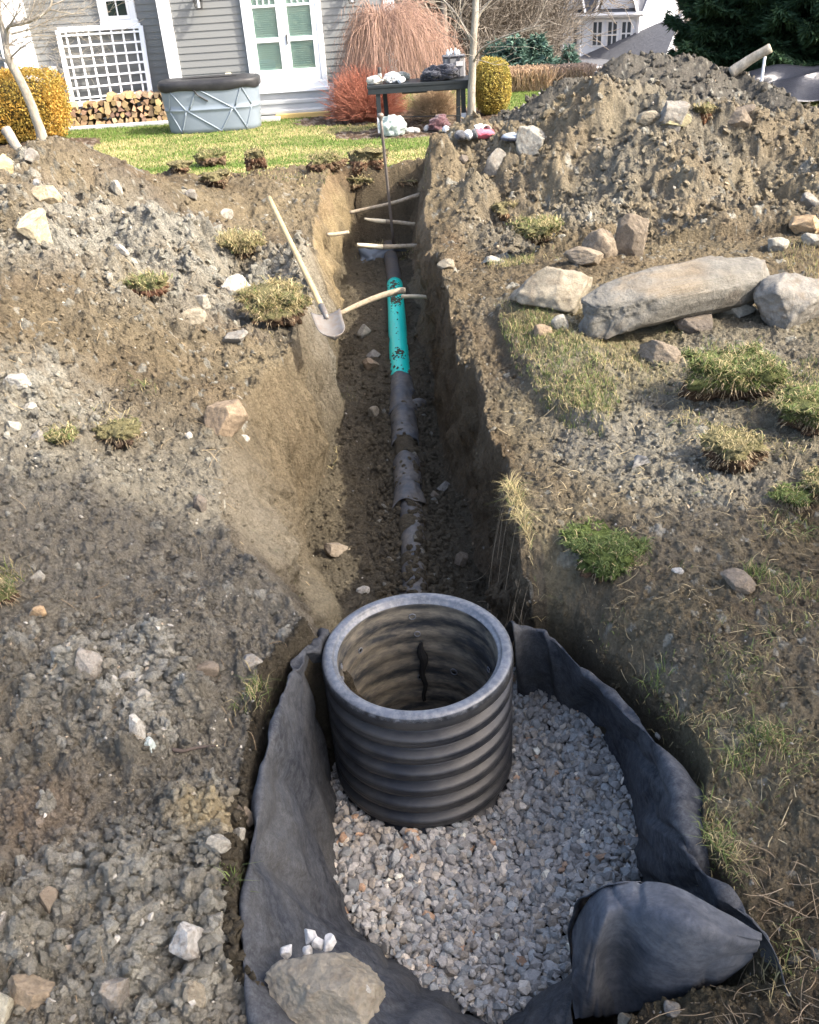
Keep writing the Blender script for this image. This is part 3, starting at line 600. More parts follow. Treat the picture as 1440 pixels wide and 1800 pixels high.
for A_, a, b_, wr, sd_ in ((band, 20, 26, .0065, 1), (flap, 12, 16, .003, 7), (ribbon, 20, 26, .0042, 13)):
    P_, F_ = patch(A_, a, b_, wr, sd_, A_ is not flap, 1); mb.add(P_, F_)
mb.build('sheet', M['fabric'], fab, smooth=True)
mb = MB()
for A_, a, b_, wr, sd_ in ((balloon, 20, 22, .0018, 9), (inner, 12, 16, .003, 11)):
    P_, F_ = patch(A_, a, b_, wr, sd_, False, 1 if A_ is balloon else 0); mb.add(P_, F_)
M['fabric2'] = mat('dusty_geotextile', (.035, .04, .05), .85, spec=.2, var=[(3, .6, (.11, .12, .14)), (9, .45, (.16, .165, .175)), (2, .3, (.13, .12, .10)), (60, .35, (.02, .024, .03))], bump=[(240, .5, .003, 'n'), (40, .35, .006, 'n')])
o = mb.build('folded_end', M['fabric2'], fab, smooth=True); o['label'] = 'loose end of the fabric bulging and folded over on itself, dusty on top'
for o in fab.children:
    m_ = o.modifiers.new('s', 'SOLIDIFY'); m_.thickness = .0022

# ------------------------------------------------------------ crushed stone in the pit
RT = [rockV(1, 300+k, 7, .5, .85, .1, 1.4) for k in range(14)]+[rockV(2, 330+k, 9, .45, .85, .08, 1.4) for k in range(6)]
gp = np.array([un(a, b, -.66)[:2] for a, b in [(588, 1170), (575, 1345), (590, 1500), (600, 1600), (690, 1665), (750, 1725), (890, 1800), (1000, 1740), (1060, 1600), (1125, 1575), (1112, 1470), (1090, 1350), (1010, 1250), (930, 1215), (900, 1150)]])
def pts_in(poly, n, m=.0):
    lo, hi = poly.min(0), poly.max(0); P = rng.uniform(lo, hi, (n, 2)); return P[polydist(P[:, 0], P[:, 1], poly) > -m]
def gravel(name, poly, n, zc, smin, smax, m=.02):
    P = pts_in(poly, n, m); P = P[np.hypot(P[:, 0]-BC[0], P[:, 1]-BC[1]) > .325]; N = len(P)
    s = rng.uniform(smin, smax, N)*rng.choice([.75, 1, 1, 1.25], N); S = np.stack([s*rng.uniform(1, 1.5, N), s, s*rng.uniform(.55, .9, N)], 1)
    zz = zc+.13*sst(.3, .6, P[:, 0])+.03*sst(2, 2.4, P[:, 1])*sst(.3, .5, P[:, 0])+.035*fbm(P[:, 0], P[:, 1], 3, 3, 9)+rng.uniform(-.034, .012, N)
    g = rng.uniform(.65, 1.25, N)[:, None]*np.array([[.30, .285, .26]]); k = rng.random(N); g = np.where((k < .22)[:, None], g*np.array([.9, .97, 1.02]), g); g = np.where((k > .75)[:, None], g*np.array([1.1, 1.02, .91]), g); g = np.where((k > .985)[:, None], g*np.array([1.25, .92, .72]), g); g = np.where(((k > .93) & (k < .965))[:, None], g*1.9, g)
    V_, F_, C_ = scatter(RT, np.column_stack([P, zz]), S, np.clip(g, 0, .7)); return mesh(name, V_, F_, M['gravel'], None, (.5, 1.7, -.7), False, C_)
tag(gravel('crushed_stone', gp, 16500, -.655, .0125, .0215), kind='stuff', label='grey crushed stone filling the fabric-lined pit')

# ------------------------------------------------------------ pipe run in the trench
def px3(px, py, z): return un(px, py, z)
def pline(L, k=8): return catmull([un(*a) for a in L], k)
pr = .082
pg = thing('sewer_pipe', 'bright teal-green plastic pipe lying in the trench with soil crumbs on it', 'pipe', (0, 7.3, -.85))
L = np.array([[.0, 6.2, -.86], [-.002, 7.2, -.86], [.0, 8.2, -.88], [.0, 8.95, -.90]])
mb = MB(); mb.tube(catmull(L, 8), pr, 28); mb.build('pipe_barrel', M['green_pvc'], pg, smooth=True)
mb = MB(); C_ = rng.integers(0, 1, 1); N = 190
yy = np.where(rng.random(N) < .86, rng.choice([6.75, 8.1, 8.2, 8.7], N)+rng.normal(0, .07, N), rng.uniform(6.4, 8.9, N)); aa = rng.normal(0, .35, N)-.1
PP = np.column_stack([pr*np.sin(aa), yy, np.interp(yy, [6.2, 7.2, 8.2, 8.95], [-.86, -.86, -.88, -.90])+(pr)*np.cos(aa)]); sr = rng.uniform(.003, .012, N)
V_, F_, C_ = scatter([ICO[1]], PP, np.column_stack([sr*1.6, sr*1.6, sr*.6]), np.tile(dark, (N, 1))); tag(mesh('dirt_crumbs', V_, F_, M['pebble'], pg, None, True, C_), kind='stuff')
M['blackpipe'] = mat('dusty_black_pipe', (.055, .06, .066), .55, spec=.4, var=[(6, .8, (.13, .125, .115)), (3, .6, (.12, .1, .075)), (30, .5, (.03, .032, .035))], bump=[(25, .4, .01, 'n')])
pk = thing('drain_pipe', 'dusty black drain pipe half buried in the trench between the teal pipe and the basin', 'pipe', (0, 4.5, -.8))
L = [[.0, 2.7, -.765], [.0, 3.4, -.76], [.012, 4.2, -.775], [-.005, 5.2, -.815], [.0, 6.2, -.87]]; Lc = catmull(L, 20)
rad = pr*.82+.0*Lc[:, 0]
mb = MB(); mb.tube(Lc, rad, 24); mb.build('pipe_barrel', M['blackpipe'], pk, smooth=True)
def sleeve(y0, y1, r0, r1, name, par, zc=-.8, wob=.004, wrap=.72):
    n = 22; m = 40; V_ = []; 
    for i in range(n):
        t = i/(n-1); yy = y0+(y1-y0)*t; r_ = r0+(r1-r0)*t
        for j in range(m):
            a = math.pi*(.5-wrap)+2*math.pi*wrap*j/(m-1); rr_ = r_*(1+.05*math.sin(a*3+t*4)*.6); V_.append([rr_*math.cos(a), yy+.012*math.sin(a*4), zc+rr_*math.sin(a)])
    V_ = np.array(V_); V_ += wob*fbm3(V_, 14, 3, 5)[:, None]; i = np.arange(n*m).reshape(n, m)
    o = mesh(name, V_, np.stack([i[:-1, :-1], i[1:, :-1], i[1:, 1:], i[:-1, 1:]], -1).reshape(-1, 4), M['blackpipe'], par, None, True)
    q = o.modifiers.new('s', 'SOLIDIFY'); q.thickness = .004; return o
sleeve(4.32, 4.62, .106, .088, 'wrap_sleeve', pk, -.8, .012, .36)
sleeve(4.6, 4.95, .086, .084, 'wrap_sleeve', pk, -.805, .008)
sleeve(5.2, 5.7, .094, .092, 'wrap_sleeve', pk, -.835, .008)
cp = thing('pipe_coupling', 'dark grey fabric-wrapped coupling joining the teal pipe to the black pipe', 'coupling', (0, 6, -.85))
sleeve(5.72, 6.38, .108, .094, 'wrapped_coupling', cp, -.868, .012, .5)
mb = MB(); mb.tube(catmull([[.08, 5.85, -.84], [.12, 5.9, -.85], [.15, 5.93, -.88]], 4), [.05]*8+[.048], 16); mb.build('side_stub', M['blackpipe'], cp, smooth=True)
pf = thing('far_drain_pipe', 'soil-covered pipe continuing beyond the teal pipe to the far end of the trench', 'pipe', (0, 9.8, -.95))
mb = MB(); mb.tube(catmull([[0, 8.9, -.93], [-.01, 9.6, -.95], [-.03, 10.3, -.97], [-.05, 10.8, -1.0]], 8), .079, 20); mb.build('pipe_barrel', mat('muddy_pipe', (.10, .085, .068), .85, bump=[(20, .8, .02, 'n')], var=[(6, .6, (.06, .062, .066))]), pf, smooth=True)
# soil partly covering the black pipe
def heapstuff():
    P = []; 
    for (y0, dx, r_) in [(5.05, .0, .10), (5.12, -.05, .09), (4.98, .05, .08), (5.2, .07, .07)]:
        P.append((y0, dx, r_))
    V_, F_, C_ = [], [], []
    N = 2600; yy = rng.uniform(2.75, 6.15, N); dx = rng.normal(0, .14, N); dx = np.where(rng.random(N) < .82, np.sign(dx)*(.045+np.abs(dx)*.55), dx*.4); k = (fbm(dx*3, yy, 2.2, 3, 9) > -.12) | (np.abs(dx) > .062); yy, dx = yy[k], dx[k]
    zz = np.interp(yy, Lc[:, 1], Lc[:, 2])+np.where(np.abs(dx) < .068, np.sqrt(np.maximum(0, .068**2-dx**2)), 0)-.015*(np.abs(dx) > .068)-np.clip(np.abs(dx)-.068, 0, 1)*.6
    s = rng.uniform(.007, .022, len(yy)); c = np.tile(dark*1.15, (len(yy), 1))*rng.uniform(.7, 1.4, (len(yy), 1)); k = rng.random(len(yy)) < .02; c[k] = pale*.8
    g = gz(dx, yy); zz = np.maximum(zz, g+.004)
    return scatter([rockV(1, 500+q, 4, .7, .95, .3, 2) for q in range(6)], np.column_stack([dx, yy, zz]), np.column_stack([s*1.3, s*1.3, s*.75]), c)
V_, F_, C_ = heapstuff(); tag(mesh('loose_soil', V_, F_, M['soil'], None, (0, 4.5, -.8), True, C_), kind='stuff', label='loose soil crumbs banked against the black pipe')
for yc, ln, hgt in [(5.08, .16, .02), (4.1, .09, .008), (3.75, .05, .004), (5.78, .06, .012)]:
    nx, ny = 50, 30; U_, W_ = np.meshgrid(np.linspace(-1, 1, nx), np.linspace(-1, 1, ny), indexing='ij'); rr_ = np.sqrt(U_**2+W_**2)
    xx = U_*.16; yy = yc+W_*ln*(1+.3*vn2(U_*2, W_*2, 3)); zp = np.interp(yc, Lc[:, 1], Lc[:, 2]); top = np.sqrt(np.maximum(0, .069**2-xx**2)); zz = zp+top+hgt*(1-rr_**2)+.012*fbm(xx, yy, 25, 3, int(yc*10))-.03*np.maximum(0, rr_-.75)*4-np.maximum(0, np.abs(xx)-.06)*.5
    i = np.arange(nx*ny).reshape(nx, ny); tag(mesh('soil_patch', np.stack([xx.ravel(), yy.ravel(), zz.ravel()], 1), np.stack([i[:-1, :-1], i[1:, :-1], i[1:, 1:], i[:-1, 1:]], -1).reshape(-1, 4), M['soil'], None, (0, yc, zp), True, np.tile(dark*1.3, (nx*ny, 1))), kind='stuff', label='soil fallen across the black pipe')

# ------------------------------------------------------------ loose clods and stones lying on the soil (uncountable)
RF = np.zeros(len(x)); RF[near] = rough*dirt*(1-.5*wall); RF = RF.reshape(NR, NT); CG = col.reshape(NR, NT, 3)
PDG = np.full(len(x), -9.); PDG[near] = inf['pd']; PDG = PDG.reshape(NR, NT); TRG = np.zeros(len(x)); TRG[near] = inf['tren']; TRG = TRG.reshape(NR, NT)
DG = np.zeros(len(x)); DG[near] = dirt; DG = DG.reshape(NR, NT)
def ij(px, py):
    r_ = np.hypot(px, py); t = np.arctan2(px, py); return np.clip(np.searchsorted(rr, r_), 0, NR-1), np.clip(((t-th[0])/(th[1]-th[0])).astype(int), 0, NT-1)
def clods(name, N, smul, temps, colf, kmin, label, rmax=16.5, expo=2.2, m=None):
    lr = rng.uniform(np.log(.95), np.log(rmax), N); t = rng.uniform(-.72, .72, N); r_ = np.exp(lr); px, py = r_*np.sin(t), r_*np.cos(t); i, j = ij(px, py)
    dens = RF[i, j]; ok = (DG[i, j] > .5) & (PDG[i, j] < -.03) & (rng.random(N) < kmin+dens*.7) & ~((TRG[i, j] > .08) & (TRG[i, j] < .85) & (rng.random(N) < .6)); px, py, i, j, r_, dens = px[ok], py[ok], i[ok], j[ok], r_[ok], dens[ok]; n = len(px)
    s = smul*(.5+.8*dens)*(.22+rng.random(n)**expo*1.5)*(.56+.058*r_); s = np.clip(s, .0016, .06)
    S = np.column_stack([s*rng.uniform(1, 1.45, n), s*rng.uniform(.8, 1.1, n), s*rng.uniform(.6, .9, n)]); z_ = gz(px, py)+s*(.4 if 'clod' in name else .35)
    V_, F_, C_ = scatter(temps, np.column_stack([px, py, z_]), S, np.clip(colf(CG[i, j], n), 0, .8))
    tag(mesh(name, V_, F_, M['soil' if 'clod' in name else 'pebble'], None, (0, 3, 0), False, C_), kind='stuff', label=label)
CT = [rockV(1, 600+k, 5, .6, .95, .8, 2.6, .5) for k in range(14)]
clods('soil_clods', 110000, .0125, CT, lambda c, n: c*rng.uniform(.9, 1.3, (n, 1)), .4, 'crumbled soil clods scattered over the dug earth')
ST = [rockV(1, 700+k, 9, .45, .8, .35, 1.5) for k in range(12)]
def stc(c, n):
    b = np.array([[.36, .335, .29]])*rng.uniform(.5, 1.35, (n, 1)); k = rng.random(n) < .25; b[k] *= np.array([1.05, .85, .65]); return b*.62+c*.45
clods('small_stones', 17000, .0088, ST, stc, .12, 'small pale stones scattered over the dug earth', expo=3.6)

# ------------------------------------------------------------ boulders and single rocks
RC = dict(tan=(.25, .218, .16), grey=(.215, .2, .172), pale=(.29, .272, .225), white=(.36, .34, .295), brown=(.24, .18, .12), dark=(.13, .11, .09), moss=(.22, .2, .12), soil=(.19, .155, .115), orange=(.4, .28, .16), red=(.17, .1, .065))
def bcol(V, c, seed, dirt=.6, dc=(.15, .115, .08), up=None):
    n = fbm3(V, 3.2, 4, seed); C_ = np.tile(np.array(c), (len(V), 1))*(1+.35*n[:, None]); k = np.clip((fbm3(V, 5, 4, seed+3)-.12)*4, 0, 1)*dirt
    return np.clip(C_*(1-k[:, None])+np.array(dc)*k[:, None], .01, .8)
def rock(label, x0, y0, x1, y1, seed, ck='grey', kd=.8, sub=4, cuts=9, dmin=.6, dmax=.9, rz=None, tilt=0, name='rock', cat='rock', group=None, nz=.12, fine=.05, dirt=.5, hmin=.42, tmin=.8, matk='boulder', parent=None, sink=.26):
    cx = (x0+x1)/2; G = hit(cx, y1-.12*(y1-y0), tmin); d = depth(G); w_ = (x1-x0)*d/FPX; ph_ = math.atan2(CH-G[2], math.hypot(G[0], G[1])); D = kd*w_
    Hh = max(((y1-y0)*d/FPX-D*.5*math.sin(ph_))/math.cos(ph_), hmin*w_); f2 = np.array([G[0], G[1], 0]); f2 /= np.linalg.norm(f2)
    c = G+f2*D*.36; c[2] = min(gz1(c[0], c[1]), G[2]+.25*Hh)+Hh*(.5-sink)
    V_, F_ = rockV(min(sub+1, 5), seed, cuts+5, dmin-.12, dmax-.08, nz, 1.6, fine+.02); lo, hi = V_.min(0), V_.max(0); V_ = (V_-(lo+hi)/2)/((hi-lo)/2)
    C_ = bcol(V_, RC[ck] if isinstance(ck, str) else ck, seed, dirt)
    az = math.atan2(f2[1], f2[0])-math.pi/2
    V_ = V_*np.array([w_/2, D/2, Hh/2*1.15]); R_ = np.array(Matrix.Rotation(az, 3, 'Z') @ Matrix.Rotation(tilt, 3, 'Y')); V_ = V_@R_.T+c
    o = mesh(name, V_, F_, M[matk], parent, (c[0], c[1], c[2]-Hh/2), True, C_)
    return tag(o, label, cat, group) if parent is None else o
rk = [
 ('large flat-topped tan boulder on the right bank, left of the leaning slab', 890, 466, 1042, 556, 11, 'tan', .8, 5, 12),
 ('big rounded grey boulder propping up the right end of the long slab', 1318, 476, 1452, 590, 12, 'grey', .9, 5, 6),
 ('pale grey rock in the gap beneath the long slab, beside the big rounded boulder', 1245, 508, 1325, 562, 13, 'pale', .8, 4, 9),
 ('dark rock in shadow directly under the middle of the long slab', 1180, 545, 1250, 590, 14, 'dark', .8, 4, 8),
 ('grey-brown earth-caked rock on the grass in front of the leaning slab', 1120, 588, 1200, 640, 15, 'soil', .9, 4, 8),
 ('small rounded brown rock left of the lower end of the slab', 938, 568, 975, 594, 16, 'brown', .8, 3, 5),
 ('small pale stone touching the lower left corner of the slab', 968, 552, 1000, 580, 17, 'pale', .8, 3, 6),
 ('big cream-coloured boulder at the edge of the lawn behind the hammer', 905, 232, 962, 276, 18, 'pale', .8, 4, 7),
 ('large grey pointed boulder at the foot of the back dirt heap', 1152, 182, 1208, 232, 19, 'grey', .7, 4, 10),
 ('rounded tan boulder between the white bucket and the grey pointed boulder', 1118, 196, 1160, 226, 20, 'tan', .8, 4, 5),
 ('flat mossy yellow-green stone below the grey pointed boulder', 1150, 208, 1214, 232, 21, 'moss', .8, 4, 6),
 ('triangular brown-grey rock right of the reddish sod block', 1268, 198, 1318, 238, 22, 'soil', .7, 4, 10),
 ('dark angular rock on the slope of the back heap, above the triangular rock', 1290, 188, 1325, 208, 23, 'dark', .8, 3, 8),
 ('cracked upright slab of clay in the middle of the right tan heap', 1078, 378, 1136, 462, 24, 'soil', .5, 4, 12),
 ('low clay slab leaning left of the cracked upright clay slab', 1020, 398, 1086, 462, 25, 'soil', .6, 4, 9),
 ('brown clay lump below the low clay slab near the boulder', 990, 436, 1060, 474, 26, (.22, .18, .13), .8, 4, 7),
 ('orange-brown rock at the right edge of the picture on the tan heap', 1384, 372, 1440, 414, 27, 'orange', .8, 4, 9),
 ('pale rock just right of the upper end of the long slab', 1348, 416, 1384, 446, 28, 'pale', .8, 3, 8),
 ('pale grey rounded stone at the right edge below the orange-brown rock', 1406, 412, 1444, 440, 29, 'pale', .8, 3, 6),
 ('grey stone high on the right edge above the orange-brown rock', 1405, 345, 1440, 374, 30, 'grey', .8, 3, 8),
 ('pale stone on the bank left of the flat-topped boulder', 845, 442, 892, 464, 31, 'pale', .7, 3, 6),
 ('flat cream stone at the top edge of the right trench wall', 768, 456, 800, 476, 32, 'tan', .8, 3, 6),
 ('grey rock with a flat face behind the hammer on the right ridge', 850, 272, 890, 318, 33, 'grey', .6, 3, 9),
 ('slim cream stone leaning on the right ridge beside the hammer', 866, 262, 886, 292, 34, 'tan', .6, 3, 6),
 ('small dark rounded stone on the ridge under the hammer handle', 804, 275, 824, 292, 35, 'dark', .8, 3, 6),
 ('white blocky rock on the left bank, behind the big straw-coloured sod', 385, 490, 446, 532, 36, 'white', .8, 4, 9),
 ('smooth tan slab-like rock left of the big straw-coloured sod', 312, 536, 366, 572, 37, 'tan', .9, 4, 6),
 ('small pale stone resting behind the smooth tan slab-like rock', 340, 520, 372, 548, 38, 'pale', .8, 3, 8),
 ('small grey embedded rock below the big sod at the lip of the left bank', 392, 592, 440, 610, 39, 'grey', .8, 3, 6),
 ('cream stone at the top of the left bank between the two sods', 490, 498, 518, 514, 40, 'pale', .8, 3, 7),
 ('pale yellow embedded rock low on the left rubble heap', 38, 366, 92, 432, 41, (.45, .38, .25), .5, 4, 9),
 ('tan rock high on the left rubble heap', 62, 328, 112, 368, 42, (.4, .33, .22), .7, 4, 9),
 ('brown-grey rock in the rubble under the leaning tree', 45, 262, 72, 290, 43, 'grey', .8, 3, 9),
 ('yellowish rock at the left edge behind the wooden post', -20, 262, 26, 306, 44, (.42, .35, .2), .8, 3, 8),
 ('small blue-grey stone near the top of the left heap', 58, 314, 74, 330, 45, (.36, .37, .37), .8, 3, 8),
 ('long narrow cream rock on top of the left rubble heap', 198, 322, 218, 350, 46, 'pale', .8, 3, 6),
 ('round cream stone in the middle of the left bank', 326, 366, 346, 386, 47, 'pale', .8, 3, 5),
 ('cream stone right of the round one on the left bank', 386, 366, 412, 388, 48, 'pale', .8, 3, 8),
 ('grey rounded cobble on the left bank near the back sods', 326, 336, 348, 356, 49, 'grey', .8, 3, 5),
 ('white rock in the pale rubble left of the small reddish sod', 200, 432, 228, 454, 50, 'white', .8, 3, 8),
 ('large cream rock at the left edge of the picture on the brown slope', 8, 662, 58, 694, 51, 'white', .8, 4, 8),
 ('pale round stone on the brown slope under the large cream rock', 18, 742, 42, 764, 52, 'pale', .8, 3, 6),
 ('brown-grey stone left of the small grassy clod on the slope', 56, 754, 80, 784, 53, 'grey', .8, 3, 7),
 ('greyish stone in the rubble between the cream rock and the grassy clod', 42, 710, 72, 732, 54, 'pale', .8, 3, 7),
 ('large brown clod block sunk in the middle of the left slope', 364, 706, 442, 772, 55, 'brown', .7, 4, 9),
 ('small white stone beside the sunken clod block', 324, 756, 340, 774, 56, 'white', .8, 3, 7),
 ('small cream stone right of the sunken clod block', 424, 764, 440, 780, 57, 'white', .8, 3, 7),
 ('dark angular rock low on the left slope', 342, 874, 368, 906, 58, 'dark', .8, 3, 9),
 ('pale rounded stone on the dark slope near the left edge', 56, 1002, 82, 1026, 59, 'pale', .8, 3, 5),
 ('small orange-tan rock near the left edge', 54, 1066, 84, 1092, 60, 'orange', .8, 3, 8),
 ('tall rounded grey rock in the pale rubble on the near left ground', 138, 1144, 190, 1204, 61, (.3, .275, .235), .8, 4, 7),
 ('pale lump in the middle of the near left rubble', 236, 1208, 270, 1238, 62, 'pale', .8, 3, 7),
 ('pale flat stone above the round lump in the near left rubble', 210, 1182, 242, 1204, 63, 'pale', .8, 3, 8),
 ('upright pale wedge-shaped rock in the near left rubble', 232, 1260, 262, 1310, 64, (.42, .4, .35), .6, 4, 9),
 ('greenish-white stone beside the dark stick', 254, 1302, 278, 1328, 65, (.5, .56, .52), .7, 3, 9),
 ('brown-grey rock right of the near left rubble', 336, 1160, 388, 1192, 66, 'soil', .8, 3, 8),
 ('rounded grey-tan rock near the top left corner of the fabric', 426, 1146, 464, 1174, 67, 'grey', .8, 3, 5),
 ('dark brown rock beside the fabric edge', 420, 1420, 456, 1462, 68, 'soil', .8, 3, 6),
 ('cream-grey rounded rock left of the fabric edge, next to the yellow soil', 366, 1470, 412, 1514, 69, 'pale', .8, 4, 6),
 ('small grey-tan stone between the cream-grey rock and the fabric', 412, 1456, 436, 1480, 70, 'pale', .8, 3, 7),
 ('large pale grey rock at the bottom left, left of the fabric', 312, 1638, 380, 1712, 71, (.37, .355, .32), .8, 4, 8),
 ('orange-brown and grey lumpy rock at the bottom left corner', 22, 1712, 106, 1778, 72, (.24, .19, .13), .8, 4, 8),
 ('yellow-grey rounded rock in the very bottom left corner', -20, 1742, 42, 1806, 73, (.4, .37, .28), .8, 4, 5),
 ('dark grey wedge rock at the bottom, between the two pale rocks', 190, 1722, 244, 1782, 74, (.2, .18, .15), .7, 4, 9),
 ('two-tone tan block near the bottom beside the fabric', 328, 1732, 370, 1780, 75, 'tan', .8, 4, 9),
 ('smooth dark clod on the near left ground', 78, 1562, 114, 1606, 76, 'soil', .8, 3, 5),
 ('grey rock at the left edge near the bottom', -15, 1614, 26, 1646, 77, 'grey', .8, 3, 7),
 ('pale stone above the large pale grey rock at the bottom left', 370, 1610, 400, 1638, 78, 'pale', .8, 3, 7),
 ('angular grey stone lying in the trench left of the teal pipe', 629, 570, 654, 598, 79, 'pale', .8, 3, 10),
 ('flat grey stone in the trench below the angular one', 643, 612, 670, 632, 80, 'grey', .8, 3, 8),
 ('brown stone in the trench floor beneath the flat grey stone', 638, 632, 668, 656, 81, 'brown', .8, 3, 8),
 ('tan stone in the trench beside the wrapped coupling', 648, 716, 668, 738, 82, 'tan', .8, 3, 6),
 ('flat brown rock half sunk in the trench floor on the left', 570, 952, 618, 982, 83, 'soil', .8, 3, 7),
 ('white pebble on the trench floor behind the basin', 626, 1030, 652, 1046, 84, 'white', .7, 3, 4),
 ('brown rock in the trench right of the black pipe', 798, 968, 824, 1002, 85, 'soil', .7, 3, 7),
 ('grey stone in the trench right of the pipe sleeve', 752, 860, 776, 880, 86, 'soil', .8, 3, 7),
 ('small round grey stone above it in the trench', 768, 848, 794, 868, 87, 'grey', .8, 3, 5),
 ('pale flat stone on the muddy ground right of the fabric', 1150, 1290, 1172, 1306, 88, 'white', .8, 3, 7),
 ('small white stone on the mud at the right, below the green sod', 1180, 998, 1202, 1010, 89, 'white', .8, 3, 7),
 ('tan rounded stone beneath the folded fabric end at the bottom right', 1086, 1770, 1130, 1800, 90, 'tan', .8, 3, 6),
 ('small grey stone right of the tan one at the bottom', 1164, 1764, 1196, 1790, 91, 'grey', .8, 3, 8),
 ('half-buried flat grey rock on the muddy ground at the far right', 1262, 1006, 1326, 1040, 92, 'soil', .9, 4, 6),
]
for r_ in rk:
    kw = dict(kd=r_[7], sub=r_[8]-(0 if r_[3]-r_[1] > 45 else 0), cuts=r_[9])
    rock(r_[0], r_[1], r_[2], r_[3], r_[4], r_[5], r_[6], **kw)
# the long slab lying on the boulders
a_ = un(1022, 568, .16); b_ = W(1338, 470, a_[1]+.36); ax = b_-a_; ln = np.linalg.norm(ax); ax /= ln; up = np.array([0, -.25, 1.]); up -= ax*(up@ax); up /= np.linalg.norm(up); dp = np.cross(up, ax)
r2 = np.random.default_rng(5); V_, F_ = ICO[6]; V_ = V_.copy(); V_ = np.sign(V_)*np.abs(V_)**.5; V_ /= np.abs(V_).max(0)
for q in range(26):
    n_ = r2.normal(size=3)*np.array([1.3, 1, 1]); n_ /= np.linalg.norm(n_); m_ = V_@n_; V_ -= np.outer(np.maximum(m_-m_.max()*r2.uniform(.80, .95), 0), n_)
Q_ = V_*np.array([3.6, .9, .7]); V_ = V_*(1+.08*fbm3(Q_, 1.1, 3, 41)[:, None]+.05*(1-2*np.abs(fbm3(Q_, 2.6, 4, 42)))[:, None]+.02*fbm3(Q_, 14, 3, 43)[:, None])
wz = .205+.03*V_[:, 0:1]*0; V_ = V_*np.array([ln/2+.05, .16, .125]); V_[:, 2] += -.05*(V_[:, 0]/ln*2)**2-.02*np.sin(V_[:, 0]*4)
Cs = bcol(V_*1.3, (.165, .155, .132), 44, .6, (.11, .09, .068)); k = np.clip((V_[:, 2]-.05)*14, 0, 1)*np.clip((fbm3(V_, 5, 4, 47)+.12)*4, 0, 1)*np.clip((.45-V_[:, 0])*3, 0, 1); Cs = Cs*(1-.7*k[:, None])+np.array([.21, .165, .11])*.7*k[:, None]
mid = (a_+b_)/2; P_ = mid+V_[:, :1]*ax+V_[:, 1:2]*dp+V_[:, 2:3]*up
tag(mesh('stone_slab', P_, F_, M['boulder'], None, (mid[0], mid[1], 0), True, Cs), 'long grey stone slab lying tilted across the boulders on the right bank', 'boulder')
# rock and white chips on the fabric in front
def rock_at(label, px, py, z, sz, seed, ck, sub=4, cuts=8, rz=0, name='rock', cat='rock', group=None, fine=.05, dirt=.5, nz=.12):
    c = un(px, py, z); V_, F_ = rockV(sub, seed, cuts+4, .42 if sub < 4 else .55, .75 if sub < 4 else .85, nz*(.3 if sub < 4 else 1), 1.6, fine); lo, hi = V_.min(0), V_.max(0); V_ = (V_-(lo+hi)/2)/((hi-lo)/2)
    C_ = bcol(V_, RC[ck] if isinstance(ck, str) else ck, seed, dirt); V_ = (V_*np.array(sz)/2)@np.array(Matrix.Rotation(rz, 3, 'Z')).T+c
    return tag(mesh(name, V_, F_, M['boulder'], None, (c[0], c[1], c[2]-sz[2]/2), sub > 4, C_), label, cat, group)
rock_at('big rough brown-grey rock holding down the fabric in the foreground', 572, 1742, .0, (.262, .21, .17), 150, (.215, .19, .145), 6, 7, .1, fine=.08, dirt=.35)
for (px, py, s, sd_, lb) in [(503, 1672, .036, 1, 'square white stone chip alone on the fabric, left of the other chips'), (545, 1645, .036, 2, 'cream chip at the back of the cluster on the fabric'), (560, 1657, .034, 3, 'bluish white chip in the middle of the cluster on the fabric'), (577, 1660, .038, 4, 'cream chip at the right of the cluster on the fabric'), (541, 1671, .028, 5, 'small white chip touching the big foreground rock')]:
    rock_at(lb, px, py, .0, (s, s*.85, s*.8), 160+sd_, (.5, .49, .46), 3, 9, sd_, 'stone_chip', 'stone', None, .0, .1)
rock_at('tiny white chip sitting on top of the big foreground rock', 644, 1738, .055, (.02, .02, .014), 170, 'white', 3, 9, 0, 'stone_chip', 'stone', None, .0, .1)

# ------------------------------------------------------------ grass
def gcol(n, green, rn=rng):
    g = np.array([[.12, .155, .048]])*rn.uniform(.6, 1.5, (n, 1)); s = np.array([[.40, .33, .17]])*rn.uniform(.6, 1.25, (n, 1)); k = (rn.random(n) < green)[:, None]; return np.where(k, g, s)
def grass_at(P, h0, h1, green, lean=(.2, 1.1), wd=(.002, .004)):
    n = len(P); return blades(P, h0+(h1-h0)*rng.random(n)**1.8*1.25, rng.uniform(*wd, n), rng.uniform(*lean, n), gcol(n, green))
# lawn
N = 170000; lx = rng.uniform(-9.5, 7.5, N); ly = 11.2+(21.5-11.2)*rng.random(N)**1.35; i, j = ij(lx, ly); clsG = cls.reshape(NR, NT); ok = clsG[i, j] == 1; lx, ly = lx[ok], ly[ok]
pt = np.clip(.5+.95*fbm(lx*.7, ly*1.6, .9, 5, 130), 0, 1); gr = 1-.8*pt*(1-sst(17, 18.6, ly)); n = len(lx)
cgr = np.where((rng.random(n) < gr)[:, None], np.array([[.10, .165, .03]])*rng.uniform(.7, 1.5, (n, 1)), np.array([[.48, .40, .19]])*rng.uniform(.6, 1.2, (n, 1)))
V_, F_, C_ = blades(np.column_stack([lx, ly, gz(lx, ly)]), rng.uniform(.025, .055, n), rng.uniform(.006, .012, n), rng.uniform(.4, 1.3, n), cgr)
tag(mesh('lawn_grass', V_, F_, M['grass'], None, (0, 15, -.5), True, C_), kind='stuff', label='short patchy green and straw lawn grass')
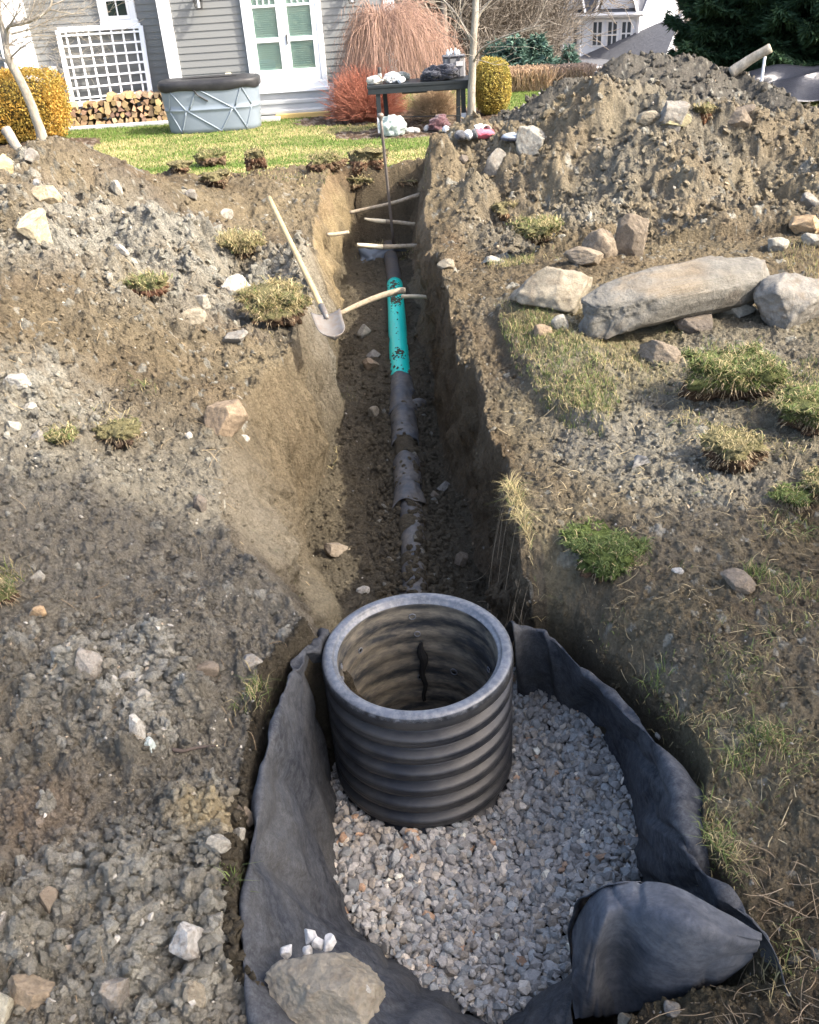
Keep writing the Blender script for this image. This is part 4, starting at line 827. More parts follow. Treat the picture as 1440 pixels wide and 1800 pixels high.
# sparse grass and straw on the trampled ground at the right and on the uncut strips
def spread(poly, n, dens=None):
    P = np.array([un(a, b, 0)[:2] for a, b in poly]); q = pts_in(P, n)
    if dens is not None: q = q[rng.random(len(q)) < np.clip(dens(q[:, 0], q[:, 1]), 0, 1)]
    return np.column_stack([q, gz(q[:, 0], q[:, 1])])
gl = []
def addg(P, *a, **k):
    if len(P): gl.append(grass_at(P, *a, **k))
addg(spread([(870, 560), (900, 640), (940, 690), (1000, 745), (1060, 765), (1090, 720), (1060, 660), (980, 600), (960, 560)], 9000, lambda a, b: .75+fbm(a, b, 2.5, 3, 7)), .02, .05, .62)
addg(spread([(960, 560), (1090, 720), (1200, 700), (1240, 620), (1180, 590), (1000, 590)], 9000, lambda a, b: .1+.9*fbm(a, b, 2.5, 3, 8)), .02, .045, .3)
addg(spread([(1440, 600), (1240, 600), (1200, 700), (1440, 720)], 9000, lambda a, b: .2+1.*fbm(a, b, 3, 3, 9)), .02, .06, .45)
addg(spread([(1440, 1000), (1150, 1000), (980, 1060), (960, 1100), (1100, 1230), (1200, 1350), (1190, 1450), (1300, 1560), (1440, 1560)], 30000, lambda a, b: -.02+1.1*fbm(a, b, 5, 4, 10)), .012, .035, .45, lean=(.6, 1.6), wd=(.0016, .003))
addg(spread([(1090, 1240), (1200, 1400), (1190, 1460), (1290, 1560), (1330, 1540), (1250, 1400), (1200, 1270), (1130, 1200)], 5000, lambda a, b: .35+.8*fbm(a, b, 9, 3, 11)), .015, .045, .5, lean=(.6, 1.6), wd=(.0016, .003))
addg(spread([(940, 1060), (1010, 1040), (1120, 1180), (1180, 1250), (1150, 1290), (1000, 1160)], 7000, lambda a, b: .35+.9*fbm(a, b, 8, 3, 12)), .02, .05, .3, lean=(.6, 1.6), wd=(.0016, .003))
addg(spread([(880, 830), (900, 900), (960, 1000), (970, 1040), (940, 960), (910, 850)], 1600, None), .03, .08, .15, lean=(.8, 1.7), wd=(.0016, .003))
addg(spread([(850, 450), (940, 440), (940, 480), (860, 480)], 900, None), .03, .06, .4)
addg(spread([(1350, 470), (1440, 440), (1440, 520), (1380, 500)], 900, None), .03, .07, .2)
addg(spread([(190, 285), (330, 295), (420, 310), (640, 300), (760, 300), (760, 285), (300, 275)], 12000, lambda a, b: .3+fbm(a, b, 2, 3, 14)), .02, .06, .25, wd=(.005, .01))
for (cx_, cy_, r_, n_, gr_) in [(492, 1010, .05, 90, .9), (545, 1108, .03, 60, .8), (15, 1020, .05, 140, .4), (455, 1215, .04, 120, .6), (440, 1230, .05, 80, .4), (1340, 1300, .06, 220, .75), (1300, 1335, .06, 150, .6), (1330, 1010, .04, 120, .8), (1400, 1040, .08, 160, .5), (1265, 1495, .05, 180, .6), (1385, 1680, .05, 60, .4), (1370, 1720, .04, 60, .3), (420, 1560, .03, 60, .8), (590, 700, .06, 60, .9), (255, 680, .06, 70, .5), (1250, 1470, .04, 120, .6), (1150, 1200, .04, 90, .8), (620, 700, .03, 20, .5), (500, 1560, .001, 2, .5), (1170, 1290, .06, 120, .5)]:
    G = hit(cx_, cy_); q = rng.normal(0, r_*.6, (n_, 2))+G[:2]; addg(np.column_stack([q, gz(q[:, 0], q[:, 1])]), .015, .07, gr_, lean=(.3, 1.4), wd=(.0018, .0032))
for (bx0, by0, bx1, by1, n_, g_) in [(1190, 690, 1380, 760, 420, .3), (960, 1000, 1150, 1060, 260, .5), (1330, 740, 1440, 820, 260, .3), (1230, 800, 1340, 860, 200, .15), (430, 550, 570, 610, 260, .1), (380, 450, 480, 490, 160, .1), (890, 430, 1000, 470, 200, .2), (1340, 880, 1430, 930, 160, .5), (60, 770, 260, 820, 160, .2)]:
    q_ = np.column_stack([rng.uniform(bx0, bx1, n_), rng.uniform(by0, by1, n_)]); q_ = np.array([un(a, b, .03)[:2] for a, b in q_]); q_ = q_[fbm(q_[:, 0], q_[:, 1], 6, 2, 8) > -.05]; addg(np.column_stack([q_, gz(q_[:, 0], q_[:, 1])]), .015, .06, g_, lean=(.8, 2.), wd=(.002, .0045))
def comb(L):
    V_, F_, C_, o = [], [], [], 0
    for a, b, c in L: V_.append(a); F_.append(b+o); C_.append(c); o += len(a)
    return np.concatenate(V_), np.concatenate(F_), np.concatenate(C_)
V_, F_, C_ = comb(gl); tag(mesh('sparse_grass', V_, F_, M['grass'], None, (1, 4, 0), True, C_), kind='stuff', label='sparse trampled grass and straw left on the bare ground')
# fine roots and straws
def wisps(poly, n, l0, l1, c, dz=0.01):
    P = spread(poly, n); n = len(P); a = rng.uniform(0, 6.28, n); L_ = rng.uniform(l0, l1, n); d = np.column_stack([np.cos(a)*L_, np.sin(a)*L_, rng.uniform(-.1, .25, n)*L_]); E_ = P+d; E_[:, 2] = gz(E_[:, 0], E_[:, 1])+rng.uniform(0, .3, n)*L_
    Mi = (P+E_)/2+rng.normal(0, .25, (n, 3))*L_[:, None]; Mi[:, 2] = np.maximum(Mi[:, 2], gz(Mi[:, 0], Mi[:, 1])+dz*.3); P[:, 2] += dz*.2
    V_, Q_ = strands(P, Mi, E_, np.full(n, .0013)*(.6+depth(P[0])*.12), np.full(n, .0006), 6, 3); return V_, Q_, np.tile(np.array(c), (len(V_), 1))*rng.uniform(.7, 1.2, (len(V_)//18, 1)).repeat(18, 0)
wl_ = [wisps([(0, 420), (450, 560), (560, 800), (400, 1000), (0, 1000)], 420, .05, .16, (.38, .29, .17)), wisps([(0, 1000), (540, 1100), (450, 1500), (400, 1800), (0, 1800)], 160, .02, .07, (.3, .22, .13)),
       wisps([(880, 700), (1440, 700), (1440, 1500), (1250, 1500), (1000, 1100)], 650, .02, .09, (.42, .34, .2)), wisps([(1250, 1500), (1440, 1500), (1440, 1800), (1200, 1800)], 220, .02, .12, (.33, .25, .16)), wisps([(860, 780), (880, 900), (960, 1060), (920, 1060), (850, 900)], 160, .05, .15, (.4, .31, .2))]
V_, F_, C_ = comb(wl_); tag(mesh('loose_roots', V_, F_, M['twig'], None, (0, 3, 0), True, C_), kind='stuff', label='fine dry roots and straws strewn on the soil')

# ------------------------------------------------------------ torn sods
def sod(label, x0, y0, x1, y1, seed, green=.4, ck=(.13, .085, .055), nb=900, hb=.05, kd=.9, top=.25, roots=120, hmin=.5, droop=.5, tmin=.8):
    cx = (x0+x1)/2; G = hit(cx, y1-.15*(y1-y0), tmin); d = depth(G); w_ = (x1-x0)*d/FPX; ph_ = math.atan2(CH-G[2], math.hypot(G[0], G[1])); D = kd*w_
    Hh = max(((y1-y0)*d/FPX-D*.6*math.sin(ph_))/math.cos(ph_), .3*hmin*w_); Hh = min(Hh, .5*w_) if w_ > .12 and green > .1 else Hh; f2 = np.array([G[0], G[1], 0]); f2 /= np.linalg.norm(f2); c = G+f2*D*.38; c[2] = G[2]+Hh*.38
    t = thing('sod_clump', label, 'sod', (c[0], c[1], G[2])); t['_w'] = [float(c[0]), float(c[1]), float(G[2])]
    V_, F_ = rockV(5, seed, 7, .6, .95, .95, 1.5, .3); V_[:, 2] = np.minimum(V_[:, 2], .42+.22*fbm(V_[:, 0], V_[:, 1], 1.5, 2, seed)); V_ = V_*(1+.09*fbm3(V_, 8, 3, seed))[:, None]; lo, hi = V_.min(0), V_.max(0); V_ = (V_-(lo+hi)/2)/((hi-lo)/2); n0 = V_.copy()
    az = math.atan2(f2[1], f2[0])-math.pi/2; R_ = np.array(Matrix.Rotation(az, 3, 'Z')); V_ = (V_*np.array([w_/2, D/2, Hh/2]))@R_.T+c
    C_ = np.tile(np.array(ck), (len(V_), 1))*(1+.6*fbm3(n0, 5, 3, seed)[:, None]); gt = (n0[:, 2] > top)[:, None]; C_ = np.where(gt, np.array([[.24, .21, .11]])*(1-green)+np.array([[.11, .15, .04]])*green, C_)
    mesh('soil_block', V_, F_, M['soil'], t, None, True, np.clip(C_, .02, .6))
    k = np.nonzero(n0[:, 2] > max(top, .1)+.5*vn3(n0, 3, seed))[0]
    if len(k) and nb:
        nb = int(nb*.9); k = k[fbm3(n0[k], 3.2, 3, seed+4) > -.05]; q = V_[rng.choice(k, nb)]+rng.normal(0, .006*d/3, (nb, 3)); hb *= .55
        a = grass_at(q, hb*.4, hb*1.2, green, lean=(.9, 2.), wd=(.0018+.0004*d, .0026+.0007*d))
        mesh('grass_tuft', a[0], a[1], M['grass'], t, None, True, a[2])['kind'] = 'stuff'
    if roots:
        k = np.nonzero((np.abs(n0[:, 2]) < .5) & (n0[:, 1] < .4))[0]; q = V_[rng.choice(k, roots)]; out = q-c; out[:, 2] = 0; out /= np.linalg.norm(out, axis=1)[:, None]+1e-9; L_ = rng.uniform(.4, 1, (roots, 1))*hb*1.2
        E_ = q+out*L_*.7-np.array([0, 0, 1])*L_*droop; Mi = q+out*L_*.6+rng.normal(0, .2, (roots, 3))*L_; v, f_ = strands(q, Mi, E_, np.full(roots, .0009+.0003*d), np.full(roots, .0005), 5, 3); mesh('hanging_roots', v, f_, M['twig'], t, None, True, np.tile(np.array([[.4, .31, .19]]), (len(v), 1))*rng.uniform(.5, 1.2, (roots, 1)).repeat(15, 0))['kind'] = 'stuff'
    return t
sod('bright green sod lying on the mud near the right trench edge, just behind the fabric', 975, 935, 1142, 1042, 1, .93, nb=3800, hb=.045, kd=1.0, top=-.15, hmin=.25)
sod('large torn sod with ragged green top at the right, in front of the slab', 1186, 604, 1375, 742, 2, .6, nb=3600, hb=.07, kd=.75, top=.0, roots=300)
sod('green-topped sod at the right edge with dark roots hanging beneath', 1350, 690, 1500, 790, 3, .6, nb=2200, hb=.06, top=.0, roots=300)
sod('low brown sod with roots below the large torn sod', 1222, 762, 1345, 850, 4, .08, nb=500, hb=.05, roots=260, top=.3)
sod('small overturned sod with green fringe at the right edge', 1345, 850, 1420, 915, 5, .8, nb=600, hb=.05, roots=150)
sod('brown sod at the far right edge above the bright sod', 1398, 815, 1500, 905, 6, .3, nb=600, hb=.05, roots=200)
sod('large straw-coloured sod overhanging the left trench edge', 425, 500, 562, 592, 7, .2, nb=2600, hb=.09, kd=.8, top=-.1, roots=260)
sod('tall straw-topped sod on the left bank above the shovel handle', 384, 398, 476, 474, 8, .12, nb=1600, hb=.11, top=.0, roots=120)
sod('small reddish sod with a little grass on the left rubble', 222, 484, 306, 540, 9, .35, (.16, .085, .055), nb=350, hb=.07)
sod('small clod tufted with pale grass near the left edge', 78, 738, 148, 806, 10, .35, nb=350, hb=.06, roots=60)
sod('dark crumbling sod right of the tufted clod on the left slope', 168, 738, 262, 806, 11, .1, (.13, .09, .065), nb=60, hb=.06, roots=130)
sod('grassy sod on the right bank behind the flat-topped boulder', 895, 388, 992, 452, 12, .35, nb=1500, hb=.09, top=.0, roots=120)
sod('round brown sod on the right bank left of the grassy one', 858, 354, 928, 408, 13, .0, (.17, .105, .06), nb=160, hb=.07, roots=160)
sod('reddish-brown sod block on edge by the back heap', 1212, 186, 1258, 228, 14, .1, (.2, .105, .06), nb=100, hb=.08, roots=60)
sod('big red-brown sod standing at the far end of the trench', 612, 262, 690, 316, 15, .05, (.2, .12, .075), nb=300, hb=.08, roots=160)
sod('sod with straw top left of the big red-brown sod at the trench end', 538, 270, 616, 310, 16, .3, (.17, .11, .07), nb=900, hb=.08, roots=80)
sod('small reddish split sod at the lawn edge', 430, 264, 472, 306, 17, .1, (.19, .11, .07), nb=160, hb=.08, roots=60)
sod('low tan and green sod at the lawn edge left of the split one', 342, 264, 404, 300, 18, .4, (.2, .14, .09), nb=500, hb=.08, roots=40)
sod('dark reddish sod at the lawn edge behind the far left shovel', 296, 284, 346, 314, 19, .05, (.16, .095, .06), nb=60, hb=.07, roots=80)
sod('round dark sod on the left bank below the lawn edge', 350, 302, 412, 340, 20, .0, (.14, .09, .06), nb=40, hb=.07, roots=120)
sod('rooty turf lip overhanging the far end of the trench', 590, 306, 672, 350, 21, .1, (.19, .125, .075), nb=500, hb=.09, roots=200)
sod('second turf lip on the right of the far end of the trench', 668, 304, 752, 338, 22, .15, (.21, .14, .08), nb=400, hb=.09, roots=120)
sod('dry sod with straw at the left edge beside the orange-tan rock', -30, 1010, 40, 1082, 23, .4, nb=260, hb=.05, roots=80)

# ------------------------------------------------------------ roots, tools
M['root'] = mat('root_bark', (.30, .24, .16), .85, bump=[(50, .6, .01, 'n')], var=[(12, .6, (.14, .11, .08)), (30, .4, (.5, .43, .32))])
M['cut'] = mat('peeled_root', (.62, .54, .38), .7, var=[(20, .4, (.45, .36, .22))])
def rod(name, label, cat, L, rad, m, group=None, parts=None, seg=8):
    P = catmull(np.array(L), seg); t = thing(name, label, cat, tuple(P[0])); t['_w'] = [float(v) for v in P[0]]
    r_ = np.interp(np.linspace(0, 1, len(P)), np.linspace(0, 1, len(rad)), rad)
    k = 0 if parts is None else int(len(P)*parts)
    P2 = P+.15*np.mean(rad)*fbm3(P*1., 9, 2, 3)[:, None]
    if parts:
        mb = MB(); mb.tube(P2[:k+1], r_[:k+1]*.93, 10); mb.build('peeled_end', M['cut'], t, smooth=True)
        mb = MB(); mb.tube(P2[k:], r_[k:], 10); mb.build('root_bark', m, t, smooth=True)
    else:
        mb = MB(); mb.tube(P2, r_, 10); mb.build('root_wood', m, t, smooth=True)
        mb = MB(); dr = (P2[-1]-P2[-2])/np.linalg.norm(P2[-1]-P2[-2]); mb.tube([P2[-1]-dr*.01, P2[-1]+dr*.004], r_[-1]*.9, 10); mb.build('cut_end', M['cut'], t, smooth=True)
    return t
gr_ = 'chopped roots crossing the trench'
rod('tree_root', 'long pale root crossing the trench over the teal pipe from the left bank', 'root', [W(536, 576, 6.9), W(600, 550, 7.0), W(650, 527, 7.1), W(700, 512, 7.15), W(712, 511, 7.15)], [.014, .02, .024, .027, .027], M['root'], gr_)
rod('tree_root', 'short cut root sticking out of the right wall above the teal pipe', 'root', [W(706, 521, 7.35), W(735, 521, 7.4), W(775, 524, 7.5), W(800, 522, 7.6)], [.018, .018, .016, .018], M['root'], gr_, .5)
rod('tree_root', 'lowest half-peeled root at the far end, just above the grey fabric piece', 'root', [W(628, 430, 9.1), W(668, 434, 9.15), W(700, 433, 9.2), W(735, 432, 9.2)], [.02, .026, .022, .022], M['root'], gr_, .38)
rod('tree_root', 'middle root at the far end of the trench with a pale pointed tip', 'root', [W(641, 384, 9.8), W(665, 388, 9.85), W(700, 391, 9.9), W(730, 394, 9.9)], [.012, .026, .022, .022], M['root'], gr_, .45)
rod('tree_root', 'upper root slanting across the far end of the trench', 'root', [W(615, 374, 10.2), W(650, 366, 10.2), W(690, 357, 10.15), W(738, 342, 10.1)], [.02, .02, .02, .024], M['root'], gr_)
rod('tree_root', 'short root stub poking out of the left trench wall', 'root', [W(575, 412, 9.0), W(594, 411, 9.05), W(612, 408, 9.1)], [.018, .02, .017], M['root'], gr_)
rod('stick', 'dark curved stick lying in the near left rubble', 'stick', [hit(304, 1322)+[0, 0, .01], hit(322, 1326)+[0, 0, .014], hit(350, 1322)+[0, 0, .018], hit(382, 1316)+[0, 0, .012]], [.006, .006, .0045, .0025], mat('dark_stick', (.07, .055, .045), .9))
rod('log', 'long grey-brown pole sticking up from the top of the back dirt heap', 'log', [W(1285, 128, 14.9), W(1320, 104, 14.8), W(1355, 84, 14.7)], [.09, .075, .07], M['palebark'])
rod('wooden_post', 'thick weathered wooden handle leaning out of the left heap in front of the hedge', 'post', [W(50, 290, 8.9), W(30, 258, 9.0), W(10, 228, 9.1)], [.05, .045, .05], M['palebark'])
# shovel lying in the trench wall
def shovel(label, A, B, blade_dir, bl=.28, bw=.115, r_=.019):
    A, B = np.array(A), np.array(B); ax_ = (B-A)/np.linalg.norm(B-A); t = thing('shovel', label, 'shovel', tuple(B)); t['_w'] = [float(v) for v in B]
    mb = MB(); P = A+np.linspace(0, 1, 12)[:, None]*(B-A); mb.tube(P, np.interp(np.linspace(0, 1, 12), [0, .1, .9, 1], [r_*1.05, r_, r_*.95, r_*.85]), 12); mb.build('handle', M['ash'], t, smooth=True)
    mb = MB(); mb.tube([B-ax_*.02, B+ax_*.10, B+ax_*.16], [r_*1.05, r_*.95, r_*.6], 12); mb.build('socket', M['steel'], t, smooth=True)
    side = np.cross(ax_, [0, 0, 1.]); side /= np.linalg.norm(side); up_ = np.cross(side, ax_); bd = ax_*math.cos(blade_dir)+up_*math.sin(blade_dir); nn = np.cross(side, bd); O = B+ax_*.12
    G = []
    for i in range(14):
        v = i/13; wv_ = bw*(1-.15*v)*(math.sqrt(max(0, 1-max(0, (v-.55)/.45)**2)) if v > .55 else 1)+.001
        for j in range(11):
            u = -1+2*j/10; G.append(O+bd*v*bl+side*u*wv_+nn*(.03*(u*u)-.015*math.sin(v*3)))
    i = np.arange(14*11).reshape(14, 11); o = mesh('blade', np.array(G), np.stack([i[:-1, :-1], i[1:, :-1], i[1:, 1:], i[:-1, 1:]], -1).reshape(-1, 4), M['steel'], t, None, True); q = o.modifiers.new('s', 'SOLIDIFY'); q.thickness = .003
def clear_line(p, q, f=.96, far=0.):
    while f > .7:
        A = CAM+(hit(*p)-CAM)*(f-far); B = CAM+(hit(*q)-CAM)*(f+.0); t_ = np.linspace(0, 1, 24)[:, None]; L = A+(B-A)*t_
        if (L[:, 2] > gz(L[:, 0], L[:, 1])+.03).all(): return A, B
        f -= .01
    return A, B
SA, SB = clear_line((473, 348), (566, 540), .96, .02)
shovel('wooden-handled shovel leaning on the left wall with its blade down in the trench', SA, SB, -.15, .27, .085)
shovel('wooden-handled shovel lying on the left bank near the lawn edge', W(288, 338, 9.3), W(232, 319, 9.9), .2, .2, .09, .022)
# iron digging bar standing in the trench
A_, B_ = W(669, 204, 9.5), W(692, 428, 9.8); t = thing('digging_bar', 'thin upright iron digging bar standing in the far end of the trench', 'digging bar', tuple(B_)); t['_w'] = [float(v) for v in B_]
M['iron'] = mat('dull_iron', (.16, .14, .125), .55, metal=.4, var=[(12, .5, (.25, .22, .19))])
mb = MB(); mb.tube(A_+np.linspace(0, 1, 10)[:, None]*(B_-A_), .016, 10); mb.build('shaft', M['iron'], t, smooth=True)
mb = MB(); mb.lathe([(.001, .03), (.026, .026), (.034, .012), (.034, -.004), (.02, -.02), (.016, -.04)], tuple(A_), 14); mb.build('tamping_head', M['steel'], t, smooth=True)
# pick: wooden handle up to the steel head
t = thing('pickaxe', 'pick leaning on the right ridge with tan handle and dark curved head', 'pickaxe', tuple(W(818, 290, 9.8))); t['_w'] = list(map(float, W(818, 290, 9.8)))
mb = MB(); mb.tube(catmull([W(816, 292, 9.75), W(838, 272, 9.85), W(859, 254, 9.95)], 5), .02, 10); mb.build('handle', M['ash'], t, smooth=True)
mb = MB(); P = catmull([W(852, 256, 9.95), W(862, 253, 9.95), W(873, 260, 9.9), W(884, 272, 9.8), W(891, 282, 9.75)], 5); mb.tube(P, np.interp(np.linspace(0, 1, len(P)), [0, .2, .8, 1], [.02, .034, .024, .008]), 8); mb.build('steel_head', M['iron'], t, smooth=True)
# grey fabric scrap at the trench end
P_, F_ = patch([[(630, 437, -.86), (632, 448, -.93), (634, 464, -.985)], [(648, 436, -.86), (650, 452, -.93), (652, 460, -.985)], [(668, 436, -.86), (668, 446, -.92), (668, 458, -.98)], [(690, 435, -.86), (690, 441, -.90), (692, 446, -.95)], [(714, 434, -.86), (714, 437, -.9), (714, 440, -.93)]], 6, 6, .006, 31)
o = tag(mesh('fabric_scrap', P_, F_, mat('bluish_fabric', (.12, .14, .16), .7, var=[(5, .4, (.2, .21, .21))]), None, tuple(un(665, 450, -.95)), True), 'small blue-grey piece of filter fabric hung below the lowest root at the far end', 'fabric'); q = o.modifiers.new('s', 'SOLIDIFY'); q.thickness = .003
P_, F_ = patch([[(1118, 806, .03), (1116, 818, .02), (1110, 826, .012)], [(1126, 799, .045), (1128, 808, .035), (1128, 818, .02)], [(1136, 804, .035), (1140, 806, .035), (1144, 812, .015)]], 6, 6, .004, 35)
tag(mesh('plastic_scrap', P_, F_, M['blackpipe'], None, tuple(un(1125, 812, .02)), True), 'small black torn plastic scrap lying on the trampled mud at the right', 'plastic scrap')

# ------------------------------------------------------------ grey house
YW = 19.2; ZG0 = -.55; ZT = 4.2
def wx(px, py, y=YW): return float(W(px, py, y)[0])
def wz_(px, py, y=YW): return float(W(px, py, y)[2])
hx0, hx1 = wx(300, 120), wx(694, 110); xr0 = -9.2; YR = 19.85
he = wz_(103, 78, YR)+.65*math.tan(SUN_EL)/math.sin(-SUN_AZ)
H = thing('grey_house', 'grey clapboard house with white trim and a glazed double door at the back left', 'house', (-4, YW, ZG0)); H['_w'] = [-4, YW, ZG0]
def siding(name, xa, xb, y, z0, z1, cut=None, e=.122):
    V_, Q_ = [], []; n = int((z1-z0)/e)
    for i in range(n):
        za = z0+i*e; a = xa
        if cut is not None: a = xa+max(0, za-cut)*.75
        if a > xb: break
        b = len(V_); V_ += [(a, y-.016, za), (xb, y-.016, za), (xb, y-.002, za+e), (a, y-.002, za+e), (a, y, za), (xb, y, za)]; Q_ += [[b, b+1, b+2, b+3], [b+4, b+5, b+1, b]]
    return mesh(name, V_, Q_, M['siding'], H, None, False)
siding('clapboard_wall', hx0, hx1, YW, ZG0+.25, 5.2, he)
siding('recessed_clapboard_wall', xr0, hx0+1, YR, ZG0+.25, ZT)
def slab(name, c, sz, m, par=None, **k):
    mb = MB(); mb.box(c, sz, **k); return mb.build(name, m, par if par is not None else H)
def sidewall(x_):
    V_ = [(x_, YW-.01, ZG0), (x_, YR+.1, ZG0), (x_, YR+.1, he), (x_, YW-.01, he)]; return mesh('return_wall', V_, [[0, 1, 2, 3]], M['siding'], H, None, False)
sidewall(hx0)
mesh('backing_wall', [(hx0, YW+.012, ZG0), (hx1, YW+.012, ZG0), (hx1, YW+.012, 5.2), (hx0+(5.2-he)*.75, YW+.012, 5.2), (hx0, YW+.012, he)], [[0, 1, 2, 3, 4]], M['siding'], H, None, False)
mesh('end_wall', [(hx1, YW, ZG0), (hx1, YW+7, ZG0), (hx1, YW+7, 5.2), (hx1, YW, 5.2)], [[0, 1, 2, 3]], M['siding'], H, None, False)
M['found'] = mat('concrete_foundation', (.36, .355, .34), .9, var=[(4, .4, .8)])
slab('foundation', ((hx0+hx1)/2, YW+.02, ZG0+.1), (hx1-hx0, .06, .36), M['found']); slab('foundation', ((xr0+hx0)/2, YR+.02, ZG0+.1), (hx0-xr0, .06, .36), M['found'])
slab('corner_board', (hx0+.07, YW-.012, (ZG0+he)/2+.1), (.24, .055, he-ZG0-.2), M['white']); slab('corner_board', (hx0-.028, YW+.3, (ZG0+he)/2+.1), (.03, .5, he-ZG0-.2), M['white'])
slab('corner_board', (hx1-.05, YW-.012, 2.4), (.20, .05, 5.4), M['white'])
xl_, xr_ = wx(24, 90, YR), wx(58, 120, YR); slab('pilaster', ((xl_+xr_)/2-.06, YR-.1, 1.85), (.52, .24, 4.9), M['white']); slab('pilaster_moulding', ((xl_+xr_)/2+.24, YR-.06, 1.85), (.07, .16, 4.9), M['white'])
# small window above the trellis
M['darkglass'] = mat('dark_window_glass', (.015, .03, .028), .06, spec=.8)
wnx0, wnx1, wnz = wx(176, 20, YR), wx(238, 20, YR), wz_(205, 44, YR)
wn = slab('window', ((wnx0+wnx1)/2, YR-.03, wnz+.04), (wnx1-wnx0+.06, .10, .09), M['white']); wn['label'] = 'small white-framed window above the trellis'
for xx in (wnx0+.04, wnx1-.04): slab('frame', (xx, YR-.035, wnz+.8), (.11, .08, 1.5), M['white'], wn)
slab('glass_pane', ((wnx0+wnx1)/2, YR-.025, wnz+.8), (wnx1-wnx0-.2, .01, 1.4), M['darkglass'], wn)
slab('sash', ((wnx0+wnx1)/2, YR-.045, wnz+.125), (wnx1-wnx0-.16, .04, .07), M['white'], wn)
for xx in (wnx0+.125, wnx1-.125): slab('sash', (xx, YR-.045, wnz+.85), (.05, .038, 1.4), M['white'], wn)
slab('muntin', ((wnx0+wnx1)/2, YR-.044, wnz+.8), (.022, .02, 1.3), M['white'], wn)
for k in range(3): slab('muntin', ((wnx0+wnx1)/2, YR-.0445, wnz+.42+.31*k), (wnx1-wnx0-.24, .02, .022), M['white'], wn)
# double door
dx0, dx1, dzb = wx(437, 110), wx(573, 110), wz_(515, 154); dzt = dzb+2.35

dr = slab('double_door', ((dx0+dx1)/2, YW-.03, dzb+.05), (dx1-dx0, .13, .12), M['white']); dr['label'] = 'white glazed double door with pale green blinds'
dw = (dx1-dx0); fw = .10
for xx in (dx0+fw/2, dx1-fw/2): slab('door_frame', (xx, YW-.03, dzb+1.3), (fw, .11, 2.45), M['white'], dr)
M['blind'] = mat('blind_slats', (.38, .44, .42), .6)
lw_ = (dw-2*fw)/2
for k in (0, 1):
    xa = dx0+fw+k*lw_; xb = xa+lw_; st = .10; zp0 = dzb+.34
    leaf_ = slab('door_leaf', ((xa+xb)/2, YW-.045, dzb+.22), (lw_-.01, .05, .23), M['white'], dr)
    for xx in (xa+st/2, xb-st/2): slab('stile', (xx, YW-.046, dzb+1.4), (st, .05, 2.15), M['white'], leaf_)
    zm = wz_(510, 66)-.02; slab('lock_rail', ((xa+xb)/2, YW-.044, zm), (lw_-2*st+.02, .045, .075), M['white'], leaf_); zu = wz_(510, 8); slab('upper_rail', ((xa+xb)/2, YW-.044, zu), (lw_-2*st+.02, .03, .04), M['white'], leaf_)
    mesh('glass_pane', [(xa+st-.01, YW-.05, dzb+.3), (xb-st+.01, YW-.05, dzb+.3), (xb-st+.01, YW-.05, dzb+2.5), (xa+st-.01, YW-.05, dzb+2.5)], [[0, 1, 2, 3]], M['glass'], leaf_, None, False)
    mb = MB(); z_ = zp0-.02
    while z_ < dzb+2.4: mb.box(((xa+xb)/2, YW-.03, z_), (lw_-2*st, .036, .004), rx=-1.15); z_ += .036
    o = mb.build('window_blind', M['blind'], leaf_)
    slab('blind_shadow_board', ((xa+xb)/2, YW-.0175, dzb+1.4), (lw_-2*st+.04, .003, 2.3), mat('room_dark', (.3, .42, .38), .8), leaf_)
    for q in (1, 2, 3): slab('muntin', (xa+st+(lw_-2*st)*q/4, YW-.047, zu+.2), (.02, .02, .36), M['white'], leaf_)
hn_ = slab('door_handle', ((dx0+dx1)/2+.05, YW-.085, zm-.0), (.018, .03, .17), mat('bronze', (.05, .045, .04), .4, metal=.7), dr)
slab('sill', ((dx0+dx1)/2, YW-.06, dzb-.03), (dw+.06, .16, .06), M['white'])
M['stepgrey'] = mat('grey_step_board', (.40, .41, .41), .7, var=[(4, .3, .8)])
sx0, sx1 = wx(448, 170), wx(588, 160)
for k, (zt_, dp_) in enumerate([(wz_(515, 172), .3), (wz_(515, 190, YW-.3), .55)]):
    slab('step', ((sx0+sx1)/2, YW-dp_/2-.03, zt_-.03), (sx1-sx0+.05*k, dp_, .05), M['stepgrey']); slab('step_riser', ((sx0+sx1)/2, YW-dp_+.01, zt_-.13), (sx1-sx0, .03, .15), M['stepgrey'])
slab('skirt_board', ((sx0+sx1)/2, YW-.05, wz_(515, 162)), (sx1-sx0, .04, .24), M['stepgrey'])
slab('outlet_box', (wx(402, 132), YW-.04, wz_(402, 132)), (.11, .09, .09), mat('cream_box', (.6, .56, .42), .6)); slab('vent_box', (wx(95, 122, YR), YR-.05, wz_(95, 122, YR)), (.13, .1, .12), M['white'])
